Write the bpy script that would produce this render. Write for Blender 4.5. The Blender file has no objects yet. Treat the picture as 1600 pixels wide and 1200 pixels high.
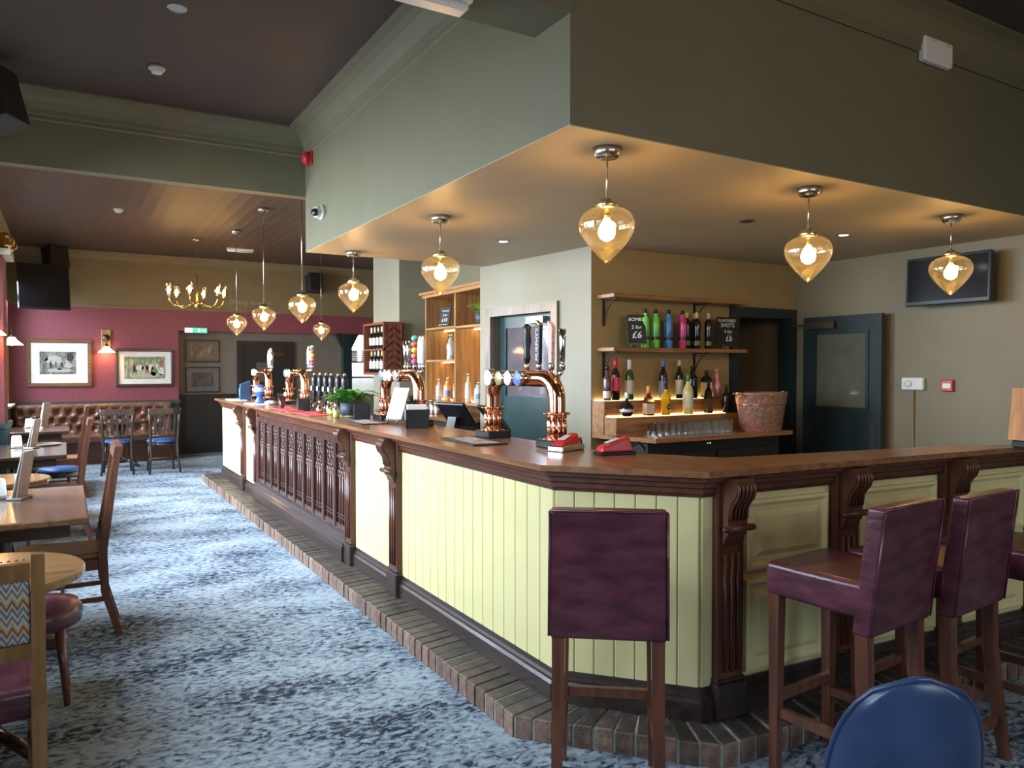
import bpy, math, random
from mathutils import Matrix, Vector
random.seed(7)
R = math.radians
PI = math.pi
sc = bpy.context.scene
C = sc.collection

# ------------------------------------------------------------------ camera
cam_d = bpy.data.cameras.new('camera')
cam = bpy.data.objects.new('camera', cam_d)
C.objects.link(cam)
cam_d.sensor_width = 36.0
cam_d.lens = 1175.0 * 36.0 / 1600.0
cam_d.clip_start = 0.05
cam.location = (0, 0, 1.5)
cam.rotation_euler = (R(90 - 1.219), 0, -R(30.67))
sc.camera = cam

# ------------------------------------------------------------------ world, daylight, exposure
w = bpy.data.worlds.new('sky')
sc.world = w
w.use_nodes = True
w.node_tree.nodes['Background'].inputs[0].default_value = (0.62, 0.78, 1.0, 1)
w.node_tree.nodes['Background'].inputs[1].default_value = 0.8
sc.view_settings.view_transform = 'Standard'
sc.view_settings.look = 'None'
sc.view_settings.exposure = 0.0
sc.view_settings.gamma = 1.0
sc.view_settings.use_curve_mapping = False


def window_light(name, loc, rot, sx, sy, power, col=(0.76, 0.88, 1.0)):
    l = bpy.data.lights.new(name, 'AREA')
    l.shape = 'RECTANGLE'
    l.size = sx
    l.size_y = sy
    l.energy = power
    l.color = col
    l.spread = R(130)
    o = bpy.data.objects.new(name, l)
    C.objects.link(o)
    o.location = loc
    o.rotation_euler = rot
    return o


LWIN = [(0.6, 2.2), (3.1, 4.7), (5.3, 6.7), (7.3, 8.7), (9.75, 11.15), (12.65, 13.7)]      # windows in the left wall (y ranges); the last added to brighten the bench
BWIN = [(0.3, 2.1), (3.0, 5.0)]                              # windows in the wall behind the camera (x ranges)
for (a, b), k in zip(LWIN, (0.3, 0.85, 2.0, 2.5, 3.4, 1.5)):      # daylight of the street, just outside each pane, tipped down like skylight
    window_light('daylight', (-1.12, (a + b) / 2, 1.95), (0, R(-90 + 30), 0), 1.9, b - a, 85 * k * (b - a))
for a, b in BWIN:
    window_light('daylight', ((a + b) / 2, -3.2, 1.95), (R(90 - 25), 0, 0), b - a, 1.9, 15 * (b - a))

# ------------------------------------------------------------------ materials
MATS = {}


def node_mat(name):
    m = bpy.data.materials.new(name)
    m.use_nodes = True
    nt = m.node_tree
    b = nt.nodes['Principled BSDF']
    return m, nt, b


def mat(name, col, rough=0.5, metal=0.0, var=0.12, scale=8.0, stretch=(1, 1, 1), bump=0.0, bscale=None,
        spec=0.5, coat=0.0, rand=0.0, detail=4.0):
    """principled material whose colour is broken up by noise in object space"""
    if name in MATS:
        return MATS[name]
    m, nt, b = node_mat(name)
    b.inputs['Roughness'].default_value = rough
    b.inputs['Metallic'].default_value = metal
    b.inputs['Specular IOR Level'].default_value = spec
    b.inputs['Coat Weight'].default_value = coat
    b.inputs['Coat Roughness'].default_value = 0.12
    tc = nt.nodes.new('ShaderNodeTexCoord')
    mp = nt.nodes.new('ShaderNodeMapping')
    mp.inputs['Scale'].default_value = stretch
    nt.links.new(tc.outputs['Object'], mp.inputs[0])
    nz = nt.nodes.new('ShaderNodeTexNoise')
    nz.inputs['Scale'].default_value = scale
    nz.inputs['Detail'].default_value = detail
    nt.links.new(mp.outputs[0], nz.inputs['Vector'])
    rp = nt.nodes.new('ShaderNodeValToRGB')
    rp.color_ramp.elements[0].position = 0.3
    rp.color_ramp.elements[1].position = 0.7
    rp.color_ramp.elements[0].color = tuple(max(0, c * (1 - var)) for c in col) + (1,)
    rp.color_ramp.elements[1].color = tuple(min(1, c * (1 + var)) for c in col) + (1,)
    nt.links.new(nz.outputs['Fac'], rp.inputs[0])
    out = rp.outputs[0]
    if rand:
        oi = nt.nodes.new('ShaderNodeObjectInfo')
        hs = nt.nodes.new('ShaderNodeHueSaturation')
        mr = nt.nodes.new('ShaderNodeMapRange')
        mr.inputs['To Min'].default_value = 1 - rand
        mr.inputs['To Max'].default_value = 1 + rand
        nt.links.new(oi.outputs['Random'], mr.inputs['Value'])
        nt.links.new(mr.outputs[0], hs.inputs['Value'])
        nt.links.new(out, hs.inputs['Color'])
        out = hs.outputs[0]
    nt.links.new(out, b.inputs['Base Color'])
    if bump:
        bn = nt.nodes.new('ShaderNodeTexNoise')
        bn.inputs['Scale'].default_value = bscale or scale * 4
        bn.inputs['Detail'].default_value = 3
        nt.links.new(mp.outputs[0], bn.inputs['Vector'])
        bp = nt.nodes.new('ShaderNodeBump')
        bp.inputs['Strength'].default_value = bump
        bp.inputs['Distance'].default_value = 0.01
        nt.links.new(bn.outputs['Fac'], bp.inputs['Height'])
        nt.links.new(bp.outputs[0], b.inputs['Normal'])
    MATS[name] = m
    return m


def emit(name, col, strength):
    if name in MATS:
        return MATS[name]
    m, nt, b = node_mat(name)
    b.inputs['Base Color'].default_value = col + (1,)
    b.inputs['Emission Color'].default_value = col + (1,)
    b.inputs['Emission Strength'].default_value = strength
    MATS[name] = m
    return m


def thin_glass(name, tint=(1, 1, 1), gloss=0.12, rough=0.02, haze=0.0):
    """thin clear glass: mostly transparent, fresnel reflections on top"""
    if name in MATS:
        return MATS[name]
    m = bpy.data.materials.new(name)
    m.use_nodes = True
    nt = m.node_tree
    nt.nodes.clear()
    o = nt.nodes.new('ShaderNodeOutputMaterial')
    mx = nt.nodes.new('ShaderNodeMixShader')
    tr = nt.nodes.new('ShaderNodeBsdfTransparent')
    tr.inputs[0].default_value = tint + (1,)
    gl = nt.nodes.new('ShaderNodeBsdfGlossy')
    gl.inputs['Roughness'].default_value = rough
    lw = nt.nodes.new('ShaderNodeLayerWeight')
    lw.inputs[0].default_value = 0.35
    mr = nt.nodes.new('ShaderNodeMapRange')
    mr.inputs['To Min'].default_value = gloss * 0.5
    mr.inputs['To Max'].default_value = min(1, gloss * 5)
    nt.links.new(lw.outputs['Facing'], mr.inputs['Value'])
    nt.links.new(mr.outputs[0], mx.inputs[0])
    nt.links.new(tr.outputs[0], mx.inputs[1])
    nt.links.new(gl.outputs[0], mx.inputs[2])
    out = mx.outputs[0]
    if haze:                                   # a little light scattered in the tinted glass itself
        tl = nt.nodes.new('ShaderNodeBsdfTranslucent')
        tl.inputs[0].default_value = tint + (1,)
        m2 = nt.nodes.new('ShaderNodeMixShader')
        m2.inputs[0].default_value = haze
        nt.links.new(out, m2.inputs[1])
        nt.links.new(tl.outputs[0], m2.inputs[2])
        out = m2.outputs[0]
    nt.links.new(out, o.inputs[0])
    MATS[name] = m
    return m


def wood(name, col, rough=0.35, along='y', coat=0.25, var=0.35, rand=0.0):
    st = {'x': (1, 14, 14), 'y': (14, 1, 14), 'z': (14, 14, 1)}[along]
    return mat(name, col, rough, var=var, scale=2.2, stretch=st, coat=coat, bump=0.05, bscale=5, rand=rand)


def carpet_mat():
    m, nt, b = node_mat('carpet')
    N = nt.nodes.new
    L = nt.links.new
    tc = N('ShaderNodeTexCoord')
    mp = N('ShaderNodeMapping')
    mp.inputs['Scale'].default_value = (1.0, 1.6, 1)
    mp.inputs['Rotation'].default_value = (0, 0, R(25))
    L(tc.outputs['Object'], mp.inputs[0])
    wn = N('ShaderNodeTexNoise'); wn.inputs['Scale'].default_value = 9; wn.inputs['Detail'].default_value = 3
    L(mp.outputs[0], wn.inputs['Vector'])
    vm = N('ShaderNodeVectorMath'); vm.operation = 'MULTIPLY_ADD'
    vm.inputs[1].default_value = (0.13, 0.13, 0.0)
    L(wn.outputs['Color'], vm.inputs[0]); L(mp.outputs[0], vm.inputs[2])
    n1 = N('ShaderNodeTexNoise'); n1.inputs['Scale'].default_value = 23; n1.inputs['Detail'].default_value = 5; n1.inputs['Roughness'].default_value = 0.65
    L(vm.outputs[0], n1.inputs['Vector'])
    n2 = N('ShaderNodeTexNoise'); n2.inputs['Scale'].default_value = 1.5; n2.inputs['Detail'].default_value = 3
    L(mp.outputs[0], n2.inputs['Vector'])
    ad = N('ShaderNodeMath'); ad.operation = 'MULTIPLY_ADD'; ad.inputs[1].default_value = 0.46
    L(n2.outputs['Fac'], ad.inputs[0]); L(n1.outputs['Fac'], ad.inputs[2])
    rp = N('ShaderNodeValToRGB')
    e = rp.color_ramp.elements
    e[0].position = 0.61; e[0].color = (0.018, 0.022, 0.04, 1)
    e[1].position = 0.66; e[1].color = (0.10, 0.125, 0.17, 1)
    x = e.new(0.72); x.color = (0.21, 0.26, 0.325, 1)
    x = e.new(0.84); x.color = (0.355, 0.41, 0.46, 1)
    L(ad.outputs[0], rp.inputs[0])
    L(rp.outputs[0], b.inputs['Base Color'])
    b.inputs['Roughness'].default_value = 0.85
    b.inputs['Specular IOR Level'].default_value = 0.25
    fb = N('ShaderNodeTexNoise'); fb.inputs['Scale'].default_value = 260
    L(tc.outputs['Object'], fb.inputs['Vector'])
    bp = N('ShaderNodeBump'); bp.inputs['Strength'].default_value = 0.4; bp.inputs['Distance'].default_value = 0.006
    L(fb.outputs['Fac'], bp.inputs['Height']); L(bp.outputs[0], b.inputs['Normal'])
    return m


def tin_ceiling_mat():
    m, nt, b = node_mat('embossed_ceiling')
    N = nt.nodes.new; L = nt.links.new
    tc = N('ShaderNodeTexCoord')
    vo = N('ShaderNodeTexVoronoi'); vo.inputs['Scale'].default_value = 7; vo.inputs['Randomness'].default_value = 0.0
    L(tc.outputs['Object'], vo.inputs['Vector'])
    bp = N('ShaderNodeBump'); bp.inputs['Strength'].default_value = 0.5; bp.inputs['Distance'].default_value = 0.02
    L(vo.outputs['Distance'], bp.inputs['Height']); L(bp.outputs[0], b.inputs['Normal'])
    b.inputs['Base Color'].default_value = (0.085, 0.052, 0.042, 1)
    b.inputs['Roughness'].default_value = 0.5
    return m


def print_mat(name, paper, ink, tint, scale, box):
    """an old print: tonal blotches inside the image area"""
    m, nt, b = node_mat(name)
    N = nt.nodes.new; L = nt.links.new
    tc = N('ShaderNodeTexCoord')
    mp = N('ShaderNodeMapping'); mp.inputs['Scale'].default_value = (1.7, 1, 0.8); L(tc.outputs['Object'], mp.inputs[0])
    n1 = N('ShaderNodeTexNoise'); n1.inputs['Scale'].default_value = scale; n1.inputs['Detail'].default_value = 8; n1.inputs['Roughness'].default_value = 0.75
    L(mp.outputs[0], n1.inputs['Vector'])
    rp = N('ShaderNodeValToRGB')
    e = rp.color_ramp.elements
    e[0].position = 0.36; e[0].color = ink + (1,)
    e[1].position = 0.66; e[1].color = paper + (1,)
    x = e.new(0.5); x.color = tint + (1,)
    L(n1.outputs['Fac'], rp.inputs[0])
    L(rp.outputs[0], b.inputs['Base Color'])
    b.inputs['Roughness'].default_value = 0.5
    return m


def zigzag_mat():
    m, nt, b = node_mat('zigzag_fabric')
    N = nt.nodes.new; L = nt.links.new
    tc = N('ShaderNodeTexCoord')
    sp = N('ShaderNodeSeparateXYZ'); L(tc.outputs['Object'], sp.inputs[0])
    pp = N('ShaderNodeMath'); pp.operation = 'PINGPONG'; pp.inputs[1].default_value = 0.014
    L(sp.outputs['X'], pp.inputs[0])
    ml = N('ShaderNodeMath'); ml.operation = 'MULTIPLY_ADD'; ml.inputs[1].default_value = 1.9
    L(pp.outputs[0], ml.inputs[0]); L(sp.outputs['Z'], ml.inputs[2])
    md = N('ShaderNodeMath'); md.operation = 'FRACT'
    m2 = N('ShaderNodeMath'); m2.operation = 'MULTIPLY'; m2.inputs[1].default_value = 12.0
    L(ml.outputs[0], m2.inputs[0]); L(m2.outputs[0], md.inputs[0])
    rp = N('ShaderNodeValToRGB'); rp.color_ramp.interpolation = 'CONSTANT'
    cols = [(0.42, 0.41, 0.38), (0.13, 0.14, 0.17), (0.40, 0.36, 0.27), (0.24, 0.08, 0.06), (0.42, 0.32, 0.10), (0.42, 0.42, 0.38), (0.22, 0.14, 0.10)]
    e = rp.color_ramp.elements
    e[0].color = cols[0] + (1,); e[1].position = 1 / 7; e[1].color = cols[1] + (1,)
    for i in range(2, 7):
        q = e.new(i / 7.0); q.color = cols[i] + (1,)
    L(md.outputs[0], rp.inputs[0]); L(rp.outputs[0], b.inputs['Base Color'])
    b.inputs['Roughness'].default_value = 0.9
    return m


M_carpet = carpet_mat()
M_tin = tin_ceiling_mat()
M_zig = zigzag_mat()
sage = mat('sage_paint', (0.158, 0.142, 0.085), 0.55, var=0.05, scale=3)
beige_soffit = mat('soffit_paint', (0.42, 0.36, 0.26), 0.5, var=0.03, scale=3)
mustard = mat('mustard_paint', (0.215, 0.165, 0.085), 0.6, var=0.08, scale=4)
dark_ceil = mat('dark_ceiling', (0.062, 0.043, 0.038), 0.6, var=0.08, scale=3)
red_paper = mat('red_wallpaper', (0.225, 0.055, 0.075), 0.55, var=0.22, scale=38, bump=0.1, bscale=60)
teal = mat('teal_paint', (0.022, 0.06, 0.062), 0.4, var=0.08)
taupe = mat('taupe_paint', (0.17, 0.145, 0.115), 0.6, var=0.05)
near_black = mat('black_brown_paint', (0.014, 0.012, 0.012), 0.5, var=0.1)
dgreen = mat('dark_green_door', (0.016, 0.028, 0.03), 0.33, var=0.1)
white = mat('white_plastic', (0.72, 0.72, 0.69), 0.4, var=0.03)
cream_trim = mat('cream_trim', (0.5, 0.47, 0.38), 0.5, var=0.05)
red_pl = mat('red_plastic', (0.5, 0.02, 0.025), 0.35, var=0.05)
black_pl = mat('black_plastic', (0.012, 0.012, 0.014), 0.3, var=0.1)
black_mt = mat('black_matt', (0.016, 0.015, 0.016), 0.6, var=0.1)
screen = mat('dark_screen', (0.008, 0.008, 0.010), 0.12, var=0.1)
steel = mat('steel', (0.55, 0.54, 0.52), 0.3, 1.0, var=0.06, scale=20)
chrome = mat('chrome', (0.8, 0.8, 0.8), 0.12, 1.0, var=0.03)
nickel = mat('brushed_nickel', (0.62, 0.56, 0.45), 0.25, 1.0, var=0.05)
brass = mat('brass', (0.75, 0.52, 0.18), 0.22, 1.0, var=0.06)
copper = mat('polished_copper', (0.86, 0.42, 0.27), 0.14, 1.0, var=0.06, scale=12)
hammered = mat('hammered_copper', (0.9, 0.47, 0.35), 0.4, 0.75, var=0.3, scale=40, bump=1.0, bscale=36)
bronze = mat('bronze', (0.10, 0.075, 0.05), 0.4, 0.8)
mahog = wood('mahogany_z', (0.09, 0.027, 0.014), 0.34, 'z', coat=0.1)
mahog_y = wood('mahogany_y', (0.09, 0.027, 0.014), 0.34, 'y', coat=0.1)
mahog_x = wood('mahogany_x', (0.09, 0.027, 0.014), 0.34, 'x', coat=0.1)
plinth_w = wood('plinth_wood', (0.038, 0.022, 0.020), 0.33, 'y')
ctr_y = wood('counter_oak', (0.23, 0.095, 0.038), 0.3, 'y', coat=0.35)
oak_y = wood('oak_y', (0.33, 0.165, 0.06), 0.4, 'y')
oak_x = wood('oak_x', (0.30, 0.14, 0.055), 0.4, 'x')
oak_z = wood('oak_z', (0.33, 0.165, 0.06), 0.4, 'z')
tbl_y = wood('table_walnut', (0.13, 0.065, 0.032), 0.22, 'y', coat=0.5)
tbl_dark = wood('table_dark', (0.055, 0.033, 0.024), 0.22, 'x', coat=0.5)
tbl_oak = wood('table_oak', (0.22, 0.11, 0.042), 0.25, 'x', coat=0.5)
ch_z = wood('chair_mahogany', (0.12, 0.042, 0.022), 0.3, 'z')
ch_oak = wood('chair_oak', (0.26, 0.125, 0.04), 0.35, 'z')
ch_dark = wood('chair_dark', (0.042, 0.026, 0.018), 0.35, 'z')
rack_w = wood('rack_wood', (0.17, 0.05, 0.025), 0.4, 'z')
yellow = mat('pale_yellow_paint', (0.66, 0.575, 0.285), 0.45, var=0.05, scale=5, bump=0.03)
brick_m = mat('brick', (0.19, 0.115, 0.085), 0.8, var=0.45, scale=16, bump=0.6, bscale=60, rand=0.35)
brick_top = mat('foot_polished_brick', (0.075, 0.058, 0.048), 0.45, var=0.4, scale=14, bump=0.5, bscale=50, rand=0.3)
mortar = mat('mortar', (0.36, 0.40, 0.36), 0.9, var=0.15, scale=40, bump=0.4)
leather_m = mat('maroon_leather', (0.088, 0.022, 0.034), 0.32, var=0.45, scale=9, stretch=(1, 1, 2.5), bump=0.25, bscale=22, coat=0.15)
leather_br = mat('brown_leather', (0.17, 0.078, 0.052), 0.24, var=0.25, scale=8, bump=0.1)
leather_bl = mat('blue_leather', (0.035, 0.062, 0.15), 0.3, var=0.3, scale=6, bump=0.08, coat=0.2)
blue_seat = mat('blue_vinyl', (0.03, 0.085, 0.26), 0.35, var=0.1)
brown_seat = mat('tan_seat', (0.15, 0.075, 0.025), 0.4, var=0.15)
paper = mat('paper', (0.75, 0.73, 0.70), 0.7, var=0.03)
menu_m = mat('menu_card', (0.40, 0.32, 0.32), 0.5, var=0.15, scale=20)
gilt = mat('gilt', (0.42, 0.25, 0.06), 0.45, 0.6, var=0.4, scale=40, bump=0.8)
globe_g = thin_glass('amber_glass', (1.0, 0.90, 0.74), 0.13, haze=0.018)
clear_g = thin_glass('clear_glass', (0.97, 0.98, 0.98), 0.12)
pane_g = thin_glass('window_glass', (0.93, 0.96, 0.97), 0.06)
door_g = mat('door_glass', (0.10, 0.105, 0.08), 0.07, var=0.1)
mirror = mat('mirror_glass', (0.35, 0.38, 0.42), 0.08, 0.9, var=0.05)
bulb_e = emit('warm_bulb', (1.0, 0.60, 0.18), 150.0)
shade_e = emit('lit_glass_shade', (1.0, 0.72, 0.38), 7.0)
leaf_m = mat('fern_leaf', (0.06, 0.22, 0.03), 0.45, var=0.4, scale=14)
leaf_y = mat('pale_leaf', (0.25, 0.36, 0.05), 0.5, var=0.3, scale=20)
pot_m = mat('grey_pot', (0.06, 0.075, 0.095), 0.5, var=0.1)
chalk = mat('chalk', (0.8, 0.8, 0.78), 0.8, var=0.05)
board_m = mat('chalkboard', (0.012, 0.011, 0.011), 0.6, var=0.2)


def pl(name, col, rough=0.35, metal=0.0):
    return mat(name, col, rough, metal, var=0.08, scale=14)


# ------------------------------------------------------------------ mesh helpers
class MB:
    def __init__(s):
        s.v = []
        s.f = []
        s.sm = []

    def _add(s, vs, fs, smooth=False):
        o = len(s.v)
        s.v += [tuple(p) for p in vs]
        s.f += [tuple(i + o for i in f) for f in fs]
        s.sm += [smooth] * len(fs)
        return s

    def hexa(s, b, t):
        """8-corner solid: bottom quad b and top quad t (ccw from above)"""
        return s._add(list(b) + list(t), [(3, 2, 1, 0), (4, 5, 6, 7), (0, 1, 5, 4), (1, 2, 6, 5), (2, 3, 7, 6), (3, 0, 4, 7)])

    def bx(s, x0, x1, y0, y1, z0, z1):
        return s.hexa([(x0, y0, z0), (x1, y0, z0), (x1, y1, z0), (x0, y1, z0)], [(x0, y0, z1), (x1, y0, z1), (x1, y1, z1), (x0, y1, z1)])

    def box(s, c, d):
        return s.bx(c[0] - d[0] / 2, c[0] + d[0] / 2, c[1] - d[1] / 2, c[1] + d[1] / 2, c[2] - d[2] / 2, c[2] + d[2] / 2)

    def chbox(s, x0, x1, y0, y1, z0, z1, b=0.006):
        """box with chamfered edges"""
        import itertools
        vs = []
        idx = {}
        for sx, sy, sz in itertools.product((0, 1), repeat=3):
            for ax in range(3):
                p = [x1 - b if sx else x0 + b, y1 - b if sy else y0 + b, z1 - b if sz else z0 + b]
                p[ax] = ((x0, x1), (y0, y1), (z0, z1))[ax][(sx, sy, sz)[ax]]
                idx[(sx, sy, sz, ax)] = len(vs)
                vs.append(p)
        fs = []
        for ax in range(3):
            o = [a for a in range(3) if a != ax]
            for sd in (0, 1):
                q = []
                for (a, c) in ((0, 0), (1, 0), (1, 1), (0, 1)):
                    k = [0, 0, 0]
                    k[ax] = sd; k[o[0]] = a; k[o[1]] = c
                    q.append(idx[(k[0], k[1], k[2], ax)])
                flip = (sd == 0) != (ax == 1)
                fs.append(tuple(reversed(q)) if flip else tuple(q))
        for ax in range(3):
            o = [a for a in range(3) if a != ax]
            for a in (0, 1):
                for c in (0, 1):
                    k0 = [0, 0, 0]; k1 = [0, 0, 0]
                    k1[ax] = 1
                    for k in (k0, k1):
                        k[o[0]] = a; k[o[1]] = c
                    fs.append((idx[(*k0, o[0])], idx[(*k1, o[0])], idx[(*k1, o[1])], idx[(*k0, o[1])]))
        for sx, sy, sz in itertools.product((0, 1), repeat=3):
            fs.append((idx[(sx, sy, sz, 0)], idx[(sx, sy, sz, 1)], idx[(sx, sy, sz, 2)]))
        cen = Vector(((x0 + x1) / 2, (y0 + y1) / 2, (z0 + z1) / 2))
        out = []
        for f in fs:
            p = [Vector(vs[i]) for i in f]
            n = (p[1] - p[0]).cross(p[2] - p[0])
            out.append(f if n.dot(sum(p, Vector()) / len(p) - cen) > 0 else tuple(reversed(f)))
        return s._add(vs, out)

    def prism(s, poly, z0, z1):
        n = len(poly)
        return s._add([(x, y, z0) for x, y in poly] + [(x, y, z1) for x, y in poly],
                      [tuple(reversed(range(n))), tuple(range(n, 2 * n))] + [(i, (i + 1) % n, n + (i + 1) % n, n + i) for i in range(n)])

    def sweep(s, prof, a, b, out, closed=True):
        """profile of (outward offset, z) carried along the straight plan line a->b; out = outward unit normal"""
        n = len(prof)
        vs = [(a[0] + out[0] * o, a[1] + out[1] * o, z) for o, z in prof] + [(b[0] + out[0] * o, b[1] + out[1] * o, z) for o, z in prof]
        fs = [(i, (i + 1) % n, n + (i + 1) % n, n + i) for i in range(n)] + [tuple(reversed(range(n))), tuple(range(n, 2 * n))]
        return s._add(vs, fs)

    def lathe(s, prof, n=20, c=(0, 0, 0), lobes=0, amp=0.0, smooth=True, axis='z', cap=True):
        vs = []
        fs = []
        m = len(prof)
        for r, z in prof:
            for k in range(n):
                a = 2 * PI * k / n
                rr = r * (1 + amp * math.cos(lobes * a)) if lobes else r
                x, y, zz = rr * math.cos(a), rr * math.sin(a), z
                if axis == 'x':
                    x, y, zz = zz, x, y
                elif axis == 'y':
                    x, y, zz = y, zz, x
                vs.append((c[0] + x, c[1] + y, c[2] + zz))
        for i in range(m - 1):
            for k in range(n):
                k2 = (k + 1) % n
                fs.append((i * n + k, i * n + k2, (i + 1) * n + k2, (i + 1) * n + k))
        s._add(vs, fs, smooth)
        if cap:
            o = len(s.v) - len(vs)
            s.f.append(tuple(o + k for k in reversed(range(n))))
            s.f.append(tuple(o + (m - 1) * n + k for k in range(n)))
            s.sm += [False, False]
        return s

    def tube(s, path, r, n=10, smooth=True):
        pts = [Vector(p) for p in path]
        rs = r if isinstance(r, (list, tuple)) else [r] * len(pts)
        vs = []
        fs = []
        up = None
        for i, p in enumerate(pts):
            t = (pts[min(i + 1, len(pts) - 1)] - pts[max(i - 1, 0)]).normalized()
            if up is None:
                up = Vector((0, 0, 1)) if abs(t.z) < 0.9 else Vector((1, 0, 0))
            x = t.cross(up).normalized()
            up = x.cross(t).normalized()
            for k in range(n):
                a = 2 * PI * k / n
                vs.append(p + (x * math.cos(a) + up * math.sin(a)) * rs[i])
        for i in range(len(pts) - 1):
            for k in range(n):
                k2 = (k + 1) % n
                fs.append((i * n + k, i * n + k2, (i + 1) * n + k2, (i + 1) * n + k))
        o = len(s.v)
        s._add(vs, fs, smooth)
        s.f.append(tuple(o + k for k in reversed(range(n))))
        s.f.append(tuple(o + (len(pts) - 1) * n + k for k in range(n)))
        s.sm += [False, False]
        return s

    def beam(s, a, b, wx, wy, wx2=None, wy2=None):
        """tapered square post from a to b (sections in x,y)"""
        wx2 = wx if wx2 is None else wx2
        wy2 = wy if wy2 is None else wy2
        q = lambda p, u, v: [(p[0] - u / 2, p[1] - v / 2, p[2]), (p[0] + u / 2, p[1] - v / 2, p[2]), (p[0] + u / 2, p[1] + v / 2, p[2]), (p[0] - u / 2, p[1] + v / 2, p[2])]
        return s.hexa(q(a, wx, wy), q(b, wx2, wy2))

    def torus(s, c, r, r2, axis='x', n=18, m=6):
        path = []
        vs = []
        fs = []
        for i in range(n):
            a = 2 * PI * i / n
            for j in range(m):
                b = 2 * PI * j / m
                rr = r + r2 * math.cos(b)
                u, v, h = rr * math.cos(a), rr * math.sin(a), r2 * math.sin(b)
                p = {'x': (h, u, v), 'y': (v, h, u), 'z': (u, v, h)}[axis]
                vs.append((c[0] + p[0], c[1] + p[1], c[2] + p[2]))
        for i in range(n):
            for j in range(m):
                fs.append((i * m + j, ((i + 1) % n) * m + j, ((i + 1) % n) * m + (j + 1) % m, i * m + (j + 1) % m))
        return s._add(vs, fs, True)

    def xf(s, mtx, start=0):
        s.v[start:] = [tuple(mtx @ Vector(p)) for p in s.v[start:]]
        return s

    def mesh(s, name):
        me = bpy.data.meshes.new(name)
        me.from_pydata(s.v, [], s.f)
        me.polygons.foreach_set('use_smooth', s.sm)
        me.update()
        return me

    def build(s, name, m, parent=None, label=None, kind=None):
        o = bpy.data.objects.new(name, s.mesh(name))
        o.data.materials.append(m)
        C.objects.link(o)
        if parent:
            o.parent = parent
        if label:
            o['label'] = label
        if kind:
            o['kind'] = kind
        return o


def thing(name, label, cat, loc=(0, 0, 0), rz=0.0, group=None):
    o = bpy.data.objects.new(name, None)
    o.empty_display_size = 0.1
    C.objects.link(o)
    o.location = loc
    o.rotation_euler = (0, 0, rz)
    return tag(o, label, cat, group)


def tag(o, label, cat, group=None):
    o['label'] = label
    o['category'] = cat
    if group:
        o['group'] = group
    return o


def struct(mb, name, m, parent=None):
    o = mb.build(name, m, parent)
    if not parent:
        o['kind'] = 'structure'
    return o


def dup(root, loc, rz, label, group=None):
    kids = {}
    for o in bpy.data.objects:
        if o.parent:
            kids.setdefault(o.parent.name, []).append(o)

    def cp(o, par):
        c = o.copy()
        C.objects.link(c)
        c.parent = par
        for ch in kids.get(o.name, []):
            cp(ch, c)
        return c
    r = cp(root, None)
    r.location = loc
    r.rotation_euler = (0, 0, rz)
    r['label'] = label
    if group:
        r['group'] = group
    return r


def place(o, loc, rz=0.0):
    o.location = loc
    o.rotation_euler = (0, 0, rz)
    return o


def inst(o, name, parent, loc=(0, 0, 0), rz=0.0):
    """another part sharing the mesh of o"""
    c = bpy.data.objects.new(name, o.data)
    C.objects.link(c)
    c.parent = parent
    c.location = loc
    c.rotation_euler = (0, 0, rz)
    return c


def lettering(body, size, m, parent, loc, rot, name='lettering', shear=0.0, sx=1.0):
    cu = bpy.data.curves.new(name, 'FONT')
    cu.body = body
    cu.size = size
    cu.extrude = 0.0006
    cu.align_x = 'CENTER'
    cu.align_y = 'CENTER'
    cu.shear = shear
    cu.resolution_u = 3
    t = bpy.data.objects.new(name + '_curve', cu)
    C.objects.link(t)
    me = bpy.data.meshes.new_from_object(t.evaluated_get(bpy.context.evaluated_depsgraph_get()))
    bpy.data.objects.remove(t)
    bpy.data.curves.remove(cu)
    me.name = name
    me.materials.clear()
    me.materials.append(m)
    o = bpy.data.objects.new(name, me)
    C.objects.link(o)
    o.parent = parent
    o.location = loc
    o.rotation_euler = rot
    o.scale = (sx, 1, 1)
    return o


def arc(cx, cz, r, a0, a1, n, y=0.0):
    return [(cx + r * math.cos(R(a0 + (a1 - a0) * i / n)), y, cz + r * math.sin(R(a0 + (a1 - a0) * i / n))) for i in range(n + 1)]


def soft(o, wdt=0.012, seg=3):
    b = o.modifiers.new('soft_edges', 'BEVEL')
    b.width = wdt
    b.segments = seg
    b.limit_method = 'ANGLE'
    for p in o.data.polygons:
        p.use_smooth = True
    wn = o.modifiers.new('wn', 'WEIGHTED_NORMAL')
    wn.keep_sharp = True
    return o


# ================================================================== THE ROOM
XL, XR, YB, YF = -0.75, 6.5, -3.0, 14.0
ZC, ZF = 3.615, 3.39
SX, SY, SYF, SZ = 1.885, 2.686, 6.9, 2.55           # soffit: left face, front face, far end, underside
YM = 6.97                                           # far side of the beam

struct(MB().bx(XL - .3, XR + .2, YB - .2, 15.0, -0.1, 0.0), 'floor', M_carpet)
struct(MB().bx(XL - .3, XR + .2, YB - .2, 6.9, ZC, ZC + .1), 'ceiling', dark_ceil)
struct(MB().bx(XL - .3, XR + .2, 6.97, 15.0, ZF, ZF + .1), 'ceiling_far', M_tin)
# beams
struct(MB().bx(XL, SX, SY - .012, SY + .285, 3.03, ZC), 'ceiling_beam_near', sage)
struct(MB().bx(XL, XR, 6.85, YM, 3.05, ZC + .1), 'ceiling_beam_far', sage)
# soffit over the servery
sof = struct(MB().bx(SX, XR, SY, SYF - .052, SZ + .004, ZC), 'ceiling_soffit', sage)
struct(MB().bx(SX + .002, XR, SY + .002, SYF - .054, SZ, SZ + .004), 'soffit_underside', beige_soffit, sof)

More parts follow.
